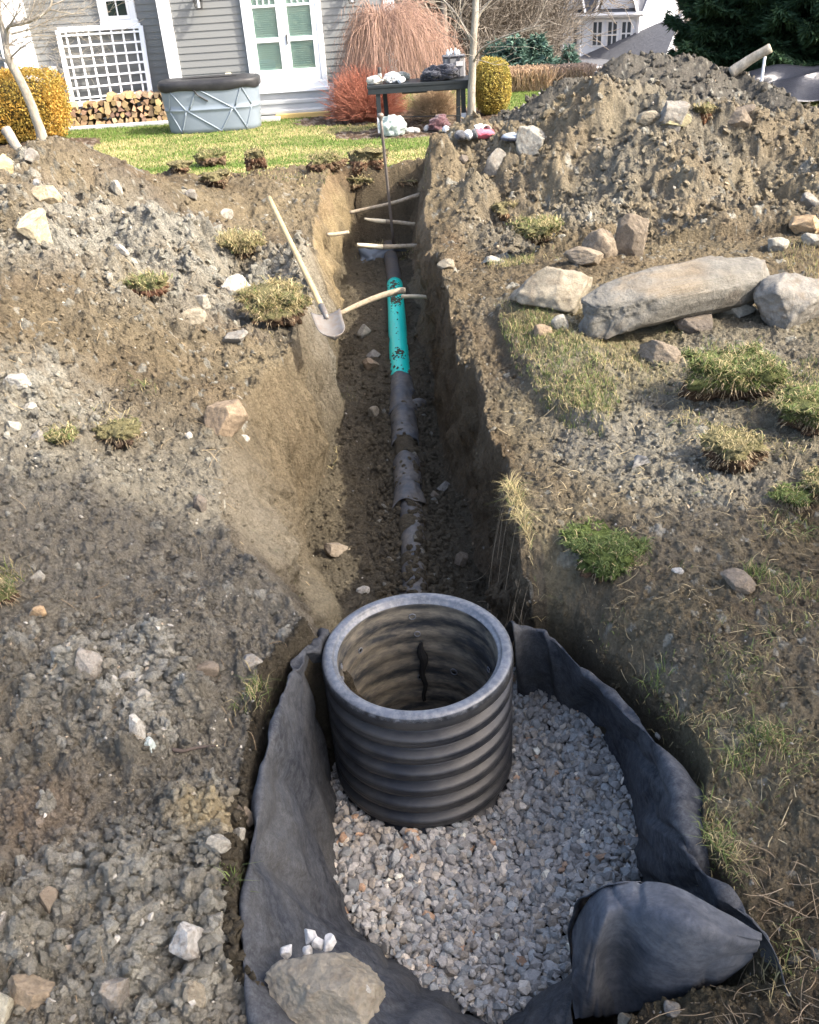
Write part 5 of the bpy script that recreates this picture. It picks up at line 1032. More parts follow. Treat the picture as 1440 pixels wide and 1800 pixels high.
def lantern(px, py, label):
    c = W(px, py, YW-.17); t = thing('wall_lantern', label, 'lantern', tuple(c)); t['_w'] = [float(v) for v in c]; mi = M['iron2']
    for sx in (-1, 1):
        for sy in (-1, 1): mb = MB(); mb.tube([c+[sx*.05, sy*.05, -.12], c+[sx*.085, sy*.085, .13]], .007, 6); mb.build('cage_bar', mi, t)
    mb = MB(); mb.box(c+[0, 0, -.12], (.11, .11, .015)); mb.build('base_plate', mi, t); mb = MB(); mb.lathe([(.001, .24), (.02, .23), (.03, .19), (.13, .13), (.13, .12)], tuple(c), 4); mb.build('cap', mi, t)
    mb = MB(); mb.tube([c+[0, 0, -.1], c+[0, 0, .02]], .02, 8); mb.build('candle', M['white'], t)
    mb = MB(); mb.tube(catmull([c+[0, 0, .22], c+[0, .0, .3], c+[0, .08, .33], c+[0, .14, .22], c+[0, .16, .1]], 4), .009, 6); mb.build('bracket', mi, t)
    mb = MB(); mb.box(c+[0, .155, .12], (.09, .02, .22)); mb.build('wall_plate', mi, t)
M['iron2'] = mat('dark_iron', (.03, .028, .026), .5, metal=.5)
lantern(348, 2, 'black iron wall lantern left of the double door'); lantern(618, -8, 'black iron wall lantern right of the double door, behind the weeping tree')
# leaning trellis
def quadpt(u, v, Q): a, b, c, d = [np.array(q) for q in Q]; return a*(1-u)*(1-v)+b*u*(1-v)+c*u*v+d*(1-u)*v
yt, yb = YR-.08, YR-.34
TQ = [W(101, 53, yt), W(247, 45, yt), W(266, 170, yb), W(129, 184, yb)]
tr_ = thing('trellis', 'white square-grid trellis panel leaning on the grey wall behind the firewood', 'trellis', tuple(TQ[3])); tr_['_w'] = [float(v) for v in TQ[3]]
def bar(u0, v0, u1, v1, wd, name, th_=.03, off=0):
    a, b = quadpt(u0, v0, TQ), quadpt(u1, v1, TQ); d = b-a; L_ = np.linalg.norm(d); d /= L_; n_ = np.cross(TQ[1]-TQ[0], TQ[3]-TQ[0]); n_ /= np.linalg.norm(n_); s_ = np.cross(n_, d)
    mb = MB(); mb.box((a+b)/2+n_*off, (L_, wd, th_), M=np.stack([d, s_, n_], 1)); mb.build(name, M['white'], tr_)
for a in [(0, 0, 1, 0), (1, 0, 1, 1), (0, 1, 1, 1), (0, 0, 0, 1)]: bar(*a, .09, 'frame_rail', .04)
for k in range(1, 8): bar((k-.35)/7.3, 0, (k-.35)/7.3, 1, .035, 'upright_slat', .02, .011)
for k in range(1, 8): bar(0, (k-.45)/7.1, 1, (k-.45)/7.1, .035, 'cross_slat', .02, -.011)
# stone path strip, plank, grey stone
mb = MB(); A_ = un(105, 222, -.49); B_ = un(292, 213, -.49); mb.box(((A_[0]+B_[0])/2, 18.95, -.495), (B_[0]-A_[0]+.4, .34, .06)); o = mb.build('stone_path', mat('path_stone', (.46, .46, .45), .85, var=[(6, .3, .8)]), None, (A_[0], A_[1], -.5)); o['kind'] = 'structure'
o = slab('stone_step', (0, 0, 0), (1, 1, 1), M['white']); bpy.data.objects.remove(o)
def single(name, label, cat, c, sz, m, group=None, **k):
    mb = MB(); mb.box((0, 0, 0), sz, **k); o = mb.build(name, m, None, None, world=False); o.location = [float(v) for v in c]; return tag(o, label, cat, group)
G = un(533, 203, -.47); single('plank', 'yellow timber plank lying at the foot of the back steps', 'plank', (G[0], G[1], -.46), (1.05, .16, .08), mat('yellow_timber', (.5, .36, .14), .7, var=[(8, .4, .7)], stretch=(.2, 1, 1)), rz=.0)
rock('pale stone block at the right end of the yellow plank', 580, 196, 604, 210, 211, 'pale', .8, 3, 9)
G = un(468, 212, -.5); single('paving_slab', 'pale paving slab between the tub and the yellow plank', 'paving slab', (G[0], G[1], -.47), (.55, .3, .06), mat('pale_slab', (.5, .49, .46), .85, var=[(6, .3, .8)]))
# ------------------------------------------------------------ firewood
M['wend'] = mat('split_wood_end', attr=True, rough=.85, bump=[(30, .4, .01, 'n')], var=[(16, .4, .7)])
wp_ = mat('log_bark', (.1, .075, .055), .95, bump=[(30, .6, .02, 'n')])
def logmesh(seed, r_=.07, L_=.42):
    q = np.random.default_rng(seed); n = q.integers(3, 6); a = np.sort(q.uniform(0, 6.28, 1)[0]+np.linspace(0, 6.28, n, endpoint=False)+q.uniform(-.4, .4, n)); rad = r_*q.uniform(.75, 1.25, n)
    ring = np.stack([np.cos(a)*rad, np.zeros(n), np.sin(a)*rad], 1); return ring, n
yl = 19.25; k = 0; logs = []
for row in range(5):
    xw = un(132, 212, -.5)[0] if row > 0 else un(134, 214, -.5)[0]; zr = -.43+row*.105; xe = wx(292, 190)+.1
    top = 4.2 if row == 4 else 6
    while xw < xe:
        x_ = xw+rng.uniform(-.015, .015)+.06*(row % 2); u = (x_-wx(132, 200))/(xe-wx(132, 200)); skip = (row == 4 and (u < .28 or rng.random() < .2)) or (row == 3 and u < .08); r_ = rng.uniform(.052, .080)
        if not skip: logs.append((x_, zr+rng.uniform(-.02, .02)+.05*u*0, r_))
        xw += r_*1.75
for (x_, z_, r_) in logs:
    ring, n = logmesh(1000+k, r_); k += 1; L_ = .34; yy = YR-.40-.34/2+rng.uniform(-.03, .03)
    C0 = np.array([[.5, .36, .21]])*rng.uniform(.35, 1.15)*np.array([1, rng.uniform(.85, 1.05), rng.uniform(.75, 1.1)])
    f = ring*.92; V_ = np.concatenate([f+[0, -L_/2, 0], ring+[0, -L_/2+.012, 0], ring+[0, L_/2, 0]])
    Q_ = [[i, (i+1) % n, n+(i+1) % n, n+i] for i in range(n)]+[[n+i, n+(i+1) % n, 2*n+(i+1) % n, 2*n+i] for i in range(n)]
    me = bpy.data.meshes.new('firewood_log'); me.from_pydata((V_).tolist(), [], [list(range(n))[::-1]]+Q_); me.materials.append(M['wend'])
    a = me.color_attributes.new('Col', 'FLOAT_COLOR', 'POINT')
    for i, dd in enumerate(a.data): dd.color = (*(C0[0]*(1 if i < n else .55)), 1)
    o = bpy.data.objects.new('firewood_log', me); COL.objects.link(o); o.location = (x_, yy, z_); o.rotation_euler = (rng.uniform(-.03, .03), rng.uniform(0, 6.28), rng.uniform(-.08, .08)); tag(o, 'split log laid end-on in the firewood stack between the hedge and the tub', 'firewood', 'split logs in the firewood stack')
for i, (px, py) in enumerate([(125, 213), (124, 203), (126, 193), (122, 186)]):
    c = un(px, py, -.44+i*.11); o = single('firewood_log', ['bottom', 'second', 'third', 'topmost'][i]+' of the four logs laid lengthwise at the left end of the firewood stack', 'firewood', (c[0], 19.2, -.43+i*.105), (.5-.05*i, .16, .10), mat('log_side%d' % i, (.46, .33, .19), .85, var=[(9, .5, .6)], stretch=(.3, 1, 1)), rx=.2*i)
# ------------------------------------------------------------ stock tank
tc = np.array([un(372, 236, -.5)[0], 17.75, -.5]); tk = thing('stock_tank', 'oval grey-blue plastic water tank with a black lid, standing on the lawn by the house', 'tank', tuple(tc)); tk['_w'] = [float(v) for v in tc]
M['tank'] = mat('tank_plastic', (.17, .205, .24), .5, spec=.4, var=[(3, .3, (.22, .26, .30))]); hw = un(455, 228, -.5)[0]-un(300, 238, -.5)[0]; hw = hw/2*1.03; TH = .80
def tpt(u, zf, off=0):   # point on the front side: u in -1..1 across, zf 0..1 up
    a = -math.pi/2+u*math.pi/2*.93; s_ = 1+.085*zf; e = .62; cx_ = math.copysign(abs(math.cos(a))**e, math.cos(a)); sy_ = math.copysign(abs(math.sin(a))**e, math.sin(a))
    nrm = np.array([math.cos(a), math.sin(a)*1.4]); nrm /= np.linalg.norm(nrm); return tc+np.array([hw*s_*cx_+off*nrm[0], .42*s_*sy_+off*nrm[1], zf*TH])
def ringz(zf, off=0, n=72): return [tpt(-1/.93+2*j/n*2/.93 if False else (2*j/n*2-1)/.93, zf, off) for j in range(n)]
V_, Q_ = [], []; zs = [0, .015, .1, .2, .3, .4, .46, .475, .5, .51, .6, .7, .8, .9, .97, 1.0]; of = [-.03, 0, 0, 0, 0, 0, 0, .012, .012, 0, 0, 0, 0, 0, .01, .02]
for zf, o_ in zip(zs, of): V_ += ringz(zf, o_)
n = 72; Q_ = [[i*n+j, i*n+(j+1) % n, (i+1)*n+(j+1) % n, (i+1)*n+j] for i in range(len(zs)-1) for j in range(n)]; mesh('tank_body', V_, Q_, M['tank'], tk, None, True)
ux = lambda p: (p-368)/348.
up_ = [[(160, 850), (205, 722), (290, 850)], [(310, 850), (352, 715), (440, 850)], [(460, 838), (505, 715), (585, 838)]]
lo_ = [[(165, 885), (235, 1000), (290, 885)], [(300, 880), (385, 998), (440, 880)], [(450, 875), (525, 990), (585, 870)]]
def rib(L, zlo, zhi, ylo, yhi):
    pts = [tpt(ux(a), zlo+(zhi-zlo)*(ylo-b)/(ylo-yhi), .004) for a, b in L]; P = []
    for a, b in zip(pts[:-1], pts[1:]):
        for q in range(5): P.append(a+(b-a)*q/5)
    P.append(pts[-1]); mb = MB(); mb.tube(P, .016, 6); mb.build('moulded_rib', M['tank'], tk, smooth=True)
for L in up_: rib(L, .5, .92, 850, 715)
for L in lo_: rib(L, .02, .47, 1000, 880)
V_ = []; M['lid'] = mat('black_cover', (.018, .018, .02), .5, var=[(4, .4, (.05, .05, .05))], bump=[(10, .3, .02, 'n')]); zz = [(.89, .012), (.90, .022), (1.0, .026), (1.04, .018), (1.075, -.01), (1.078, -.2), (1.08, -.40)]
for q, (zf, o_) in enumerate(zz):
    R_ = ringz(1.0, o_); 
    for j, p in enumerate(R_): p = p.copy(); p[2] = tc[2]+TH*zf+(.014*math.sin(j*.55)-.01 if q == 0 else 0); V_.append(p)
Q_ = [[i*n+j, i*n+(j+1) % n, (i+1)*n+(j+1) % n, (i+1)*n+j] for i in range(len(zz)-1) for j in range(n)]; mesh('fitted_cover', V_, Q_, M['lid'], tk, None, True)
mb = MB(); P = [tpt(ux(345), .9, .05), tpt(ux(352), .8, .02), tpt(ux(368), .66, .012)]; mb.tube(catmull(P, 4), .012, 6); mb.build('cover_strap', M['lid'], tk)
# ------------------------------------------------------------ table and things on it
tx0, tx1 = W(645, 152, 16)[0], W(833, 146, 16)[0]; tz = W(665, 150, 16)[2]; M['tabl'] = mat('charcoal_table', (.016, .02, .023), .5, var=[(6, .3, (.03, .035, .038))]); tcx = (tx0+tx1)/2
tb = thing('work_table', 'long charcoal work table on the lawn with towels, a jacket and a cooler on it', 'table', (tcx, 16.3, -.5)); tb['_w'] = [tcx, 16.3, -.5]
slab('table_top', (tcx, 16.32, tz-.02), (tx1-tx0, .72, .04), M['tabl'], tb); slab('apron', (tcx, 15.985, tz-.085), (tx1-tx0-.02, .03, .09), M['tabl'], tb); slab('apron', (tcx, 16.65, tz-.085), (tx1-tx0-.02, .03, .09), M['tabl'], tb)
slab('under_tray', (tcx-.1, 16.3, tz-.15), (.42, .3, .04), M['tabl'], tb); slab('under_tray', (tcx+.42, 16.3, tz-.14), (.42, .3, .04), M['tabl'], tb)
for (px0, py0, px1, py1, yy) in [(664, 158, 669, 236, 16.02), (814, 152, 816, 230, 16.02), (676, 158, 682, 226, 16.62), (806, 152, 806, 222, 16.62)]:
    a, b = W(px0, py0, yy), W(px1, py1, yy); b[2] = -.5; d = b-a; L_ = np.linalg.norm(d); d /= L_; s_ = np.array([d[2], 0, -d[0]])
    mb = MB(); mb.box((a+b)/2, (L_, .075, .06), M=np.stack([d, s_/np.linalg.norm(s_), [0, 1, 0]], 1)); o = mb.build('leg', M['tabl'], tb)
    if yy < 16.2: e_ = a+d*L_*.81; mb = MB(); mb.box(e_, (L_*.38, .08, .064), M=np.stack([d, s_/np.linalg.norm(s_), [0, 1, 0]], 1)); mb.build('sunlit_leg_end', mat('sunlit_leg_silver', (.5, .52, .55), .5), o)  # lower front legs coloured pale silver to show sun on them
mb = MB(); mb.tube([W(671, 206, 16.3), W(812, 203, 16.3)], .009, 6); mb.build('stretcher_bar', M['tabl'], tb)
def blobm(name, label, cat, px, py, y, sz, seed, c, m=None, sub=4, nz=.35, rz=0, group=None, zb=None, parent=None):
    p = W(px, py, y); zc = (zb if zb is not None else p[2])+sz[2]*.42; V_, F_ = ICO[sub]; V_ = V_*(1+nz*fbm3(V_, 1.9, 3, seed)+.14*(1-np.abs(fbm3(V_, 4, 2, seed+2))*3))[:, None]; V_[:, 2] = np.maximum(V_[:, 2], -.75)
    V_ = (V_*np.array(sz)/2)@np.array(Matrix.Rotation(rz, 3, 'Z')).T+[p[0], y, zc]
    o = mesh(name, V_, F_, m, parent, None if parent is not None else (p[0], y, zc-sz[2]/2), True); return tag(o, label, cat, group) if parent is None else o
cloth = lambda n, c: mat(n, c, .9, bump=[(12, .8, .05, 'n')], sheen=.3)
blobm('towel', 'crumpled cream towel at the left end of the table', 'towel', 658, 143, 16.2, (.24, .24, .14), 1, 0, cloth('cream_cloth', (.62, .6, .52)), zb=tz)
blobm('towel', 'crumpled white towel right of the flask on the table', 'towel', 690, 138, 16.25, (.26, .25, .17), 2, 0, cloth('white_cloth', (.66, .66, .64)), zb=tz)
blobm('dark_cloth', 'dark green cloth tucked behind the white towel on the table', 'cloth', 702, 138, 16.42, (.34, .22, .15), 3, 0, cloth('dark_cloth', (.05, .065, .065)), zb=tz)
c = W(669, 150, 16.15); t = thing('flask', 'steel vacuum flask with a brown-black lid standing on the table', 'flask', (c[0], 16.15, tz)); t['_w'] = [float(c[0]), 16.15, tz]
mb = MB(); mb.lathe([(.001, 0), (.036, 0), (.037, .14), (.03, .17)], (c[0], 16.15, tz), 20); mb.build('bottle_body', mat('brushed_steel', (.5, .45, .4), .35, metal=.8), t, smooth=True)
mb = MB(); mb.lathe([(.033, .165), (.034, .245), (.025, .255), (.001, .256)], (c[0], 16.15, tz), 20); mb.build('bottle_lid', mat('dark_lid', (.05, .04, .035), .5), t, smooth=True)
c = W(706, 141, 16.1); mb = MB(); mb.tube([[c[0]-.03, 16.05, tz+.045], [c[0]+.03, 16.2, tz+.045]], .042, 16); tag(mb.build('paper_roll', M['white'], None, (c[0], 16.1, tz), smooth=True), 'small white roll lying on the table in front of the dark cloth', 'paper roll')
jk = cloth('navy_cloth', (.028, .03, .042)); blobm('jacket', 'dark navy jacket bundled up on the table left of the cooler', 'jacket', 775, 138, 16.2, (.52, .34, .25), 5, 0, jk, sub=5, nz=.5, zb=tz)
blobm('jacket', 'black sleeve of clothing lying flat on the table left of the navy jacket', 'jacket', 752, 143, 16.25, (.26, .3, .12), 6, 0, cloth('black_cloth', (.02, .02, .025)), nz=.4, zb=tz)
c = W(801, 140, 16.42); cl = thing('cooler_bag', 'grey soft cooler bag with black straps on the right end of the table', 'cooler', (c[0], 16.42, tz)); cl['_w'] = [float(c[0]), 16.42, tz]; mg = mat('grey_nylon', (.17, .17, .175), .8, bump=[(60, .3, .01, 'n')])
slab('bag_body', (c[0]-.02, 16.42, tz+.16), (.36, .28, .32), mg, cl, bev=.03); slab('top_edge', (c[0]-.02, 16.42, tz+.325), (.38, .3, .03), jk, cl, bev=.01)
for dx_ in (-.09, .07): slab('strap', (c[0]+dx_-.02, 16.272, tz+.17), (.035, .012, .3), jk, cl)
slab('front_pocket', (c[0]+.06, 16.27, tz+.22), (.12, .02, .07), mat('pale_patch', (.4, .4, .41), .8), cl)
for k, (dx_, hh_) in enumerate([(-.1, .07), (-.04, .08), (.03, .09), (.08, .06)]):
    mb = MB(); mb.lathe([(.001, 0), (.028, 0), (.03, hh_*.7), (.012, hh_), (.012, hh_+.02), (.001, hh_+.02)], (c[0]+dx_-.02, 16.42+.03*(k % 2), tz+.335), 12); tag(mb.build('water_bottle', mat('clear_plastic%d' % k, (.62, .66, .68), .25), None, (c[0]+dx_, 16.42, tz+.33), smooth=True), ['leftmost', 'second from the left', 'third from the left, tallest', 'rightmost'][k]+' of the clear bottles on top of the cooler bag', 'bottle', 'bottles on the cooler bag')
# rubbish on the lawn
bagm = mat('thin_plastic', (.55, .62, .58), .3, bump=[(14, .9, .04, 'n')], backlit=.35)
blobm('plastic_bag', 'pale see-through plastic bag of rubbish under the left end of the table', 'plastic bag', 692, 236, 15.7, (.44, .34, .34), 8, 0, bagm, nz=.35, zb=-.5)
def cup(label, px, py, r_=.04, L_=.1, rz=0, c=(.72, .7, .66)):
    G = hit(px, py); d = np.array([math.cos(rz), math.sin(rz), 0]); mb = MB(); mb.lathe([(r_*.75, -L_/2), (r_*.78, -L_/2), (r_, L_/2), (r_*.94, L_/2), (r_*.7, -L_/2+.01), (.001, -L_/2+.01)], M=np.array(Vector(d).to_track_quat('Z', 'Y').to_matrix()), n=18)
    o = mb.build('paper_cup', mat('cup_paper', c, .7), None, None, smooth=True, world=False); o.location = (G[0], G[1], G[2]+r_); tag(o, label, 'cup')
cup('white cup lying under the middle of the table, left one of two', 720, 234, .045, .13, .2); cup('white cup lying right beside it under the middle of the table', 732, 234, .045, .12, 2.4); cup('pale cup standing near the dark clothing under the table', 750, 231, .05, .1, 1.2)
cup('white cup leaning on the maroon clothing under the table', 786, 235, .04, .08, 1.9); cup('white cup lying on the lawn left of the gloves', 814, 248, .045, .1, .1); cup('open white cup on the mulch behind the gloves', 853, 236, .05, .11, -1.3); cup('small cup at the foot of the middle tree', 840, 230, .035, .1, .5)
blobm('clothing', 'dark and maroon clothing heaped on the ground under the table', 'clothing', 773, 236, 15.95, (.34, .3, .24), 9, 0, cloth('maroon_cloth', (.11, .05, .055)), nz=.5, zb=-.5)
G = hit(838, 243); t = thing('work_gloves', 'pink, white and black work gloves lying on the mulch beside the tree', 'gloves', tuple(G)); t['_w'] = [float(v) for v in G]
for k, (dx_, w_, c_) in enumerate([(-.17, .1, (.04, .04, .045)), (-.09, .08, (.6, .6, .58)), (-.02, .06, (.05, .05, .05)), (.08, .2, (.62, .12, .17))]):
    V_, F_ = ICO[3]; V_ = V_*(1+.25*fbm3(V_, 2, 2, k))[:, None]*np.array([w_/2*1.25, .13, .05])+G+[dx_, .03*k*.3, .04]; mesh(['black_cuff', 'white_band', 'black_band', 'pink_palm'][k], V_, F_, cloth('glove%d' % k, c_), t, None, True)
G = hit(906, 244); mb = MB(); mb.lathe([(.001, .05), (.10, .05), (.13, .04), (.135, .02), (.13, 0)], n=28); o = mb.build('lid_disc', mat('grey_lid', (.35, .38, .4), .4), None, None, smooth=True, world=False); o.location = G; tag(o, 'round grey lid lying on the lawn beside the cream boulder', 'lid')
mb = MB(); mb.lathe([(.138, .0), (.15, .012), (.14, .03), (.135, .03)], n=28); q = mb.build('black_rim', jk, o, smooth=True, world=False)
# bucket and big pipe on the back heap
G = W(1102, 214, 12.2); G[2] = W(1102, 214, 12.2)[2]; t = thing('bucket', 'white plastic bucket standing behind the tan heap peak', 'bucket', tuple(G)); t['_w'] = [float(v) for v in G]
mb = MB(); mb.lathe([(.001, -.12), (.12, -.12), (.145, .18), (.152, .18), (.152, .2), (.138, .2), (.13, -.1), (.001, -.1)], tuple(G), 28); mb.build('bucket_body', M['white'], t, smooth=True)
mb = MB(); aa = np.linspace(0, math.pi, 16); mb.tube([G+[.15*math.cos(a), -.155*math.sin(a)*.6, .13-.1*math.sin(a)] for a in aa], .004, 5); mb.build('wire_handle', M['steel'], t)
G = W(1066, 186, 14.0); mb = MB(); R_ = np.array(Matrix.Rotation(.5, 3, 'X') @ Matrix.Rotation(.35, 3, 'Y')); mb.lathe([(.30, -.2), (.34, -.18), (.30, -.14), (.34, -.1), (.30, -.06), (.34, -.02), (.34, .02), (.28, .03), (.27, -.2)], tuple(G), 40, R_); tag(mb.build('plastic_ring', M['black_plastic'], None, tuple(G), smooth=True), 'black ribbed plastic riser ring half buried at the foot of the back heap', 'riser ring')
# black tarp over the silt fence at the far right
P_ = []; nu, nv = 60, 24
for i in range(nu):
    for j in range(nv):
        u, v = i/(nu-1), j/(nv-1); px = 1312+u*230; a = W(px, 112-6*u+8*(1-u)**3*2, 17.5); b = W(px, 172, 16.0); p = a*(1-v)+b*v; p[1] -= .18*math.sin(v*3.14*2.2+.6*math.sin(u*5))+.05*math.sin(u*17+v*3); p[2] += .05*math.sin(v*7+u*9); P_.append(p)
i = np.arange(nu*nv).reshape(nu, nv); o = tag(mesh('black_tarp', np.array(P_), np.stack([i[:-1, :-1], i[1:, :-1], i[1:, 1:], i[:-1, 1:]], -1).reshape(-1, 4), mat('black_poly', (.02, .022, .03), .28, spec=.6, bump=[(3, .4, .1, 'n')]), None, tuple(W(1400, 150, 16.5)), True), 'shiny black plastic sheet draped behind the back heap at the right edge', 'tarp'); q = o.modifiers.new('s', 'SOLIDIFY'); q.thickness = .01
c = W(1344, 106, 16.8); mb = MB(); mb.tube([c+[0, 0, -.6], c+[.0, 0, .06]], .025, 8); tag(mb.build('stake', M['white'], None, tuple(c+[0, 0, -.6])), 'short white stake poking up behind the black plastic sheet', 'stake')

# ------------------------------------------------------------ bare trees, shrubs, conifers
def grow(p, d, L, r, lev, out, rs, spread=.55, grav=0., seg=4, kids=4, minr=.0015, up=.15):
    """recursive branching -> list of (points, radii)"""
    P = [np.array(p, float)]; d = np.array(d, float)
    for i in range(seg):
        d = d+rs.normal(0, .10, 3)+np.array([0, 0, up*.25-grav]); d /= np.linalg.norm(d); P.append(P[-1]+d*L/seg)
    P = np.array(P); R_ = np.linspace(r, max(r*.45, minr), seg+1); out.append((P, R_, lev))
    if lev <= 0: return
    for k in range(kids):
        t = rs.uniform(.3, 1.0); i = min(int(t*seg), seg-1); q = P[i]+(P[i+1]-P[i])*(t*seg-i); a = rs.normal(0, 1, 3); dd = (P[i+1]-P[i])/np.linalg.norm(P[i+1]-P[i]); a -= dd*(a@dd); a /= np.linalg.norm(a); nd = dd*(1-spread*.5)+a*spread; nd /= np.linalg.norm(nd)
        grow(q, nd, L*rs.uniform(.5, .8), max(R_[i]*.55, minr), lev-1, out, rs, spread, grav, seg, kids, minr, up)
def branchmesh(name, L, m, parent=None, loc=None, n=4, colr=None, thick=1, world=True):
    Vs, Qs, o = [], [], 0
    for P, R_, lev in L:
        v, q, _ = tube(P, R_*thick, n if lev > 1 else 3, False); Vs.append(v); Qs.append(q+o); o += len(v)
    V_ = np.concatenate(Vs); return mesh(name, V_, np.concatenate(Qs), m, parent, loc, True, None if colr is None else np.tile(np.array(colr), (len(V_), 1)), None, world)
def tree_px(label, trunk, rad, branches, seed, Yd, m, twl=(.5, .9), lev=3, kids=4):
    rs = np.random.default_rng(seed); P = catmull([W(a, b, Yd) for a, b in trunk], 5); P[0, 2] = min(P[0, 2], gz1(P[0, 0], P[0, 1])-.05); t = thing('tree', label, 'tree', tuple(P[0])); t['_w'] = [float(v) for v in P[0]]
    r_ = np.interp(np.linspace(0, 1, len(P)), np.linspace(0, 1, len(rad)), rad); mb = MB(); V_, Q_, _ = tube(P, r_, 14, False); V_ = V_*1+.0; V_[:, :2] += (.008*fbm3(V_, 9, 3, seed))[:, None]; mb.add(V_, Q_); mb.build('trunk', m, t, smooth=True)
    L = []
    for bp, br in branches:
        B = catmull([W(a, b, Yd+dy) for a, b, dy in bp], 4); L.append((B, np.linspace(br, br*.35, len(B)), 3))
        for k in range(len(B)-1):
            if rs.random() < .75:
                dd = B[k+1]-B[k]; dd /= np.linalg.norm(dd); a = rs.normal(0, 1, 3); nd = dd+a*.55; nd /= np.linalg.norm(nd); grow(B[k], nd, rs.uniform(*twl), br*.3, lev-1, L, rs, .6, 0, 4, kids, .0022)
    branchmesh('crown', L, m, t); return t
tree_px('thin leaning bare tree in front of the golden hedge at the left', [(82, 266), (66, 215), (45, 160), (20, 112), (14, 96)], [.105, .08, .075, .072, .065],
    [([(16, 108, 0), (12, 60, .1), (18, 45, .0), (50, 38, -.1), (85, 16, -.2), (92, -12, -.2), (100, -60, -.3)], .04), ([(14, 100, 0), (4, 50, .2), (-8, 0, .3), (-15, -60, .3)], .06), ([(16, 104, 0), (35, 86, -.2), (58, 70, -.4)], .018), ([(14, 110, 0), (-5, 98, .1), (-30, 80, .2)], .03),
     ([(18, 60, 0), (55, 50, .2), (100, 30, .4), (150, 22, .5)], .016), ([(50, 38, -.1), (60, 0, 0), (55, -40, .1)], .02), ([(40, 65, 0), (70, 62, .2), (100, 64, .3)], .012)], 5, 16.9, M['palebark'], (.4, .8), 3, 4)
tree_px('slim straight bare tree beside the right end of the work table', [(830, 234), (829, 170), (832, 90), (836, 20), (838, -60)], [.085, .064, .058, .052, .042],
    [([(832, 80, 0), (822, 58, 0), (800, 22, .1), (770, -8, .2), (740, -30, .2)], .026), ([(835, 40, 0), (848, 18, 0), (868, -5, 0), (890, -40, 0)], .026), ([(832, 110, 0), (845, 88, -.3), (870, 72, -.5), (905, 58, -.8), (950, 44, -1)], .02)], 9, 15.9, M['palebark'], (.4, .7), 2, 3)
# weeping tree
rs = np.random.default_rng(21); c0 = W(668, 150, 18.2); c0[2] = -.5; t = thing('weeping_tree', 'weeping tree with a dome of drooping pinkish bare twigs against the house corner', 'tree', tuple(c0)); t['_w'] = [float(v) for v in c0]
hz = W(668, 55, 18.2)[2]; L = [(np.array([c0, c0+[.02, 0, .8], c0+[-.03, 0, 1.4], [c0[0]+.02, 18.2, hz]]), np.array([.09, .07, .065, .07]), 3)]; branchmesh('trunk', L, M['bark'], t, n=12)
N = 1050; xc = W(692, 40, 18.2)[0]; top = W(690, 8, 18.2)[2]; an = rs.uniform(0, 6.283, N); ro = rs.uniform(.25, 1, N)**.6; P0 = np.column_stack([np.full(N, c0[0]+.08)+.15*np.cos(an), 18.2+.15*np.sin(an), hz+rs.uniform(-.15, .25, N)])
E0 = np.column_stack([xc+1.12*ro*np.cos(an)*(1+.12*np.sin(3*an+1)), 18.3+.8*ro*np.sin(an), top-.05-.62*ro**2.5+rs.normal(0, .16, N)+.1*np.sin(5*an)]); D0 = E0+np.column_stack([.12*np.cos(an), .12*np.sin(an), -rs.uniform(.35, 2.1, N)*(.5+.5*ro)]); D0[:, 2] = np.maximum(D0[:, 2], -.2)
k = 12; tt = np.linspace(0, 1, k)[None, :, None]; up3 = P0*.4+E0*.6; up3[:, 2] = E0[:, 2]+.25; Cv = P0[:, None]*(1-tt)**3+3*up3[:, None]*tt*(1-tt)**2+3*(E0[:, None]+np.array([0, 0, .25]))*tt**2*(1-tt)+D0[:, None]*tt**3
Cv += rs.normal(0, .03, (N, 1, 3))*4*np.linspace(0, 1, k)[None, :, None]**2*np.array([1, 1, 0]); Cv += rs.normal(0, .014, Cv.shape)*np.linspace(0, 1, k)[None, :, None]; V_, Q_ = strandsC(Cv, np.full(N, .0042), np.full(N, .0017)); C_ = np.array([[.33, .215, .165]])*rs.uniform(.6, 1.35, (N, 1)); mesh('drooping_twigs', V_, Q_, M['twig'], t, None, True, np.repeat(C_, k*3, 0))
rs2 = rs.integers(0, N, 1500); kk = rs.integers(4, 10, 1500); S0 = Cv[rs2, kk]; S2 = S0+np.column_stack([rs.normal(0, .09, 1500), rs.normal(0, .09, 1500), -rs.uniform(.15, .5, 1500)]); S1 = (S0+S2)/2+rs.normal(0, .04, (1500, 3)); V_, Q_ = strands(S0, S1, S2, np.full(1500, .003), np.full(1500, .0015), 5, 3); mesh('side_twigs', V_, Q_, M['twig'], t, None, True, np.tile(np.array([[.38, .25, .18]]), (len(V_), 1)))
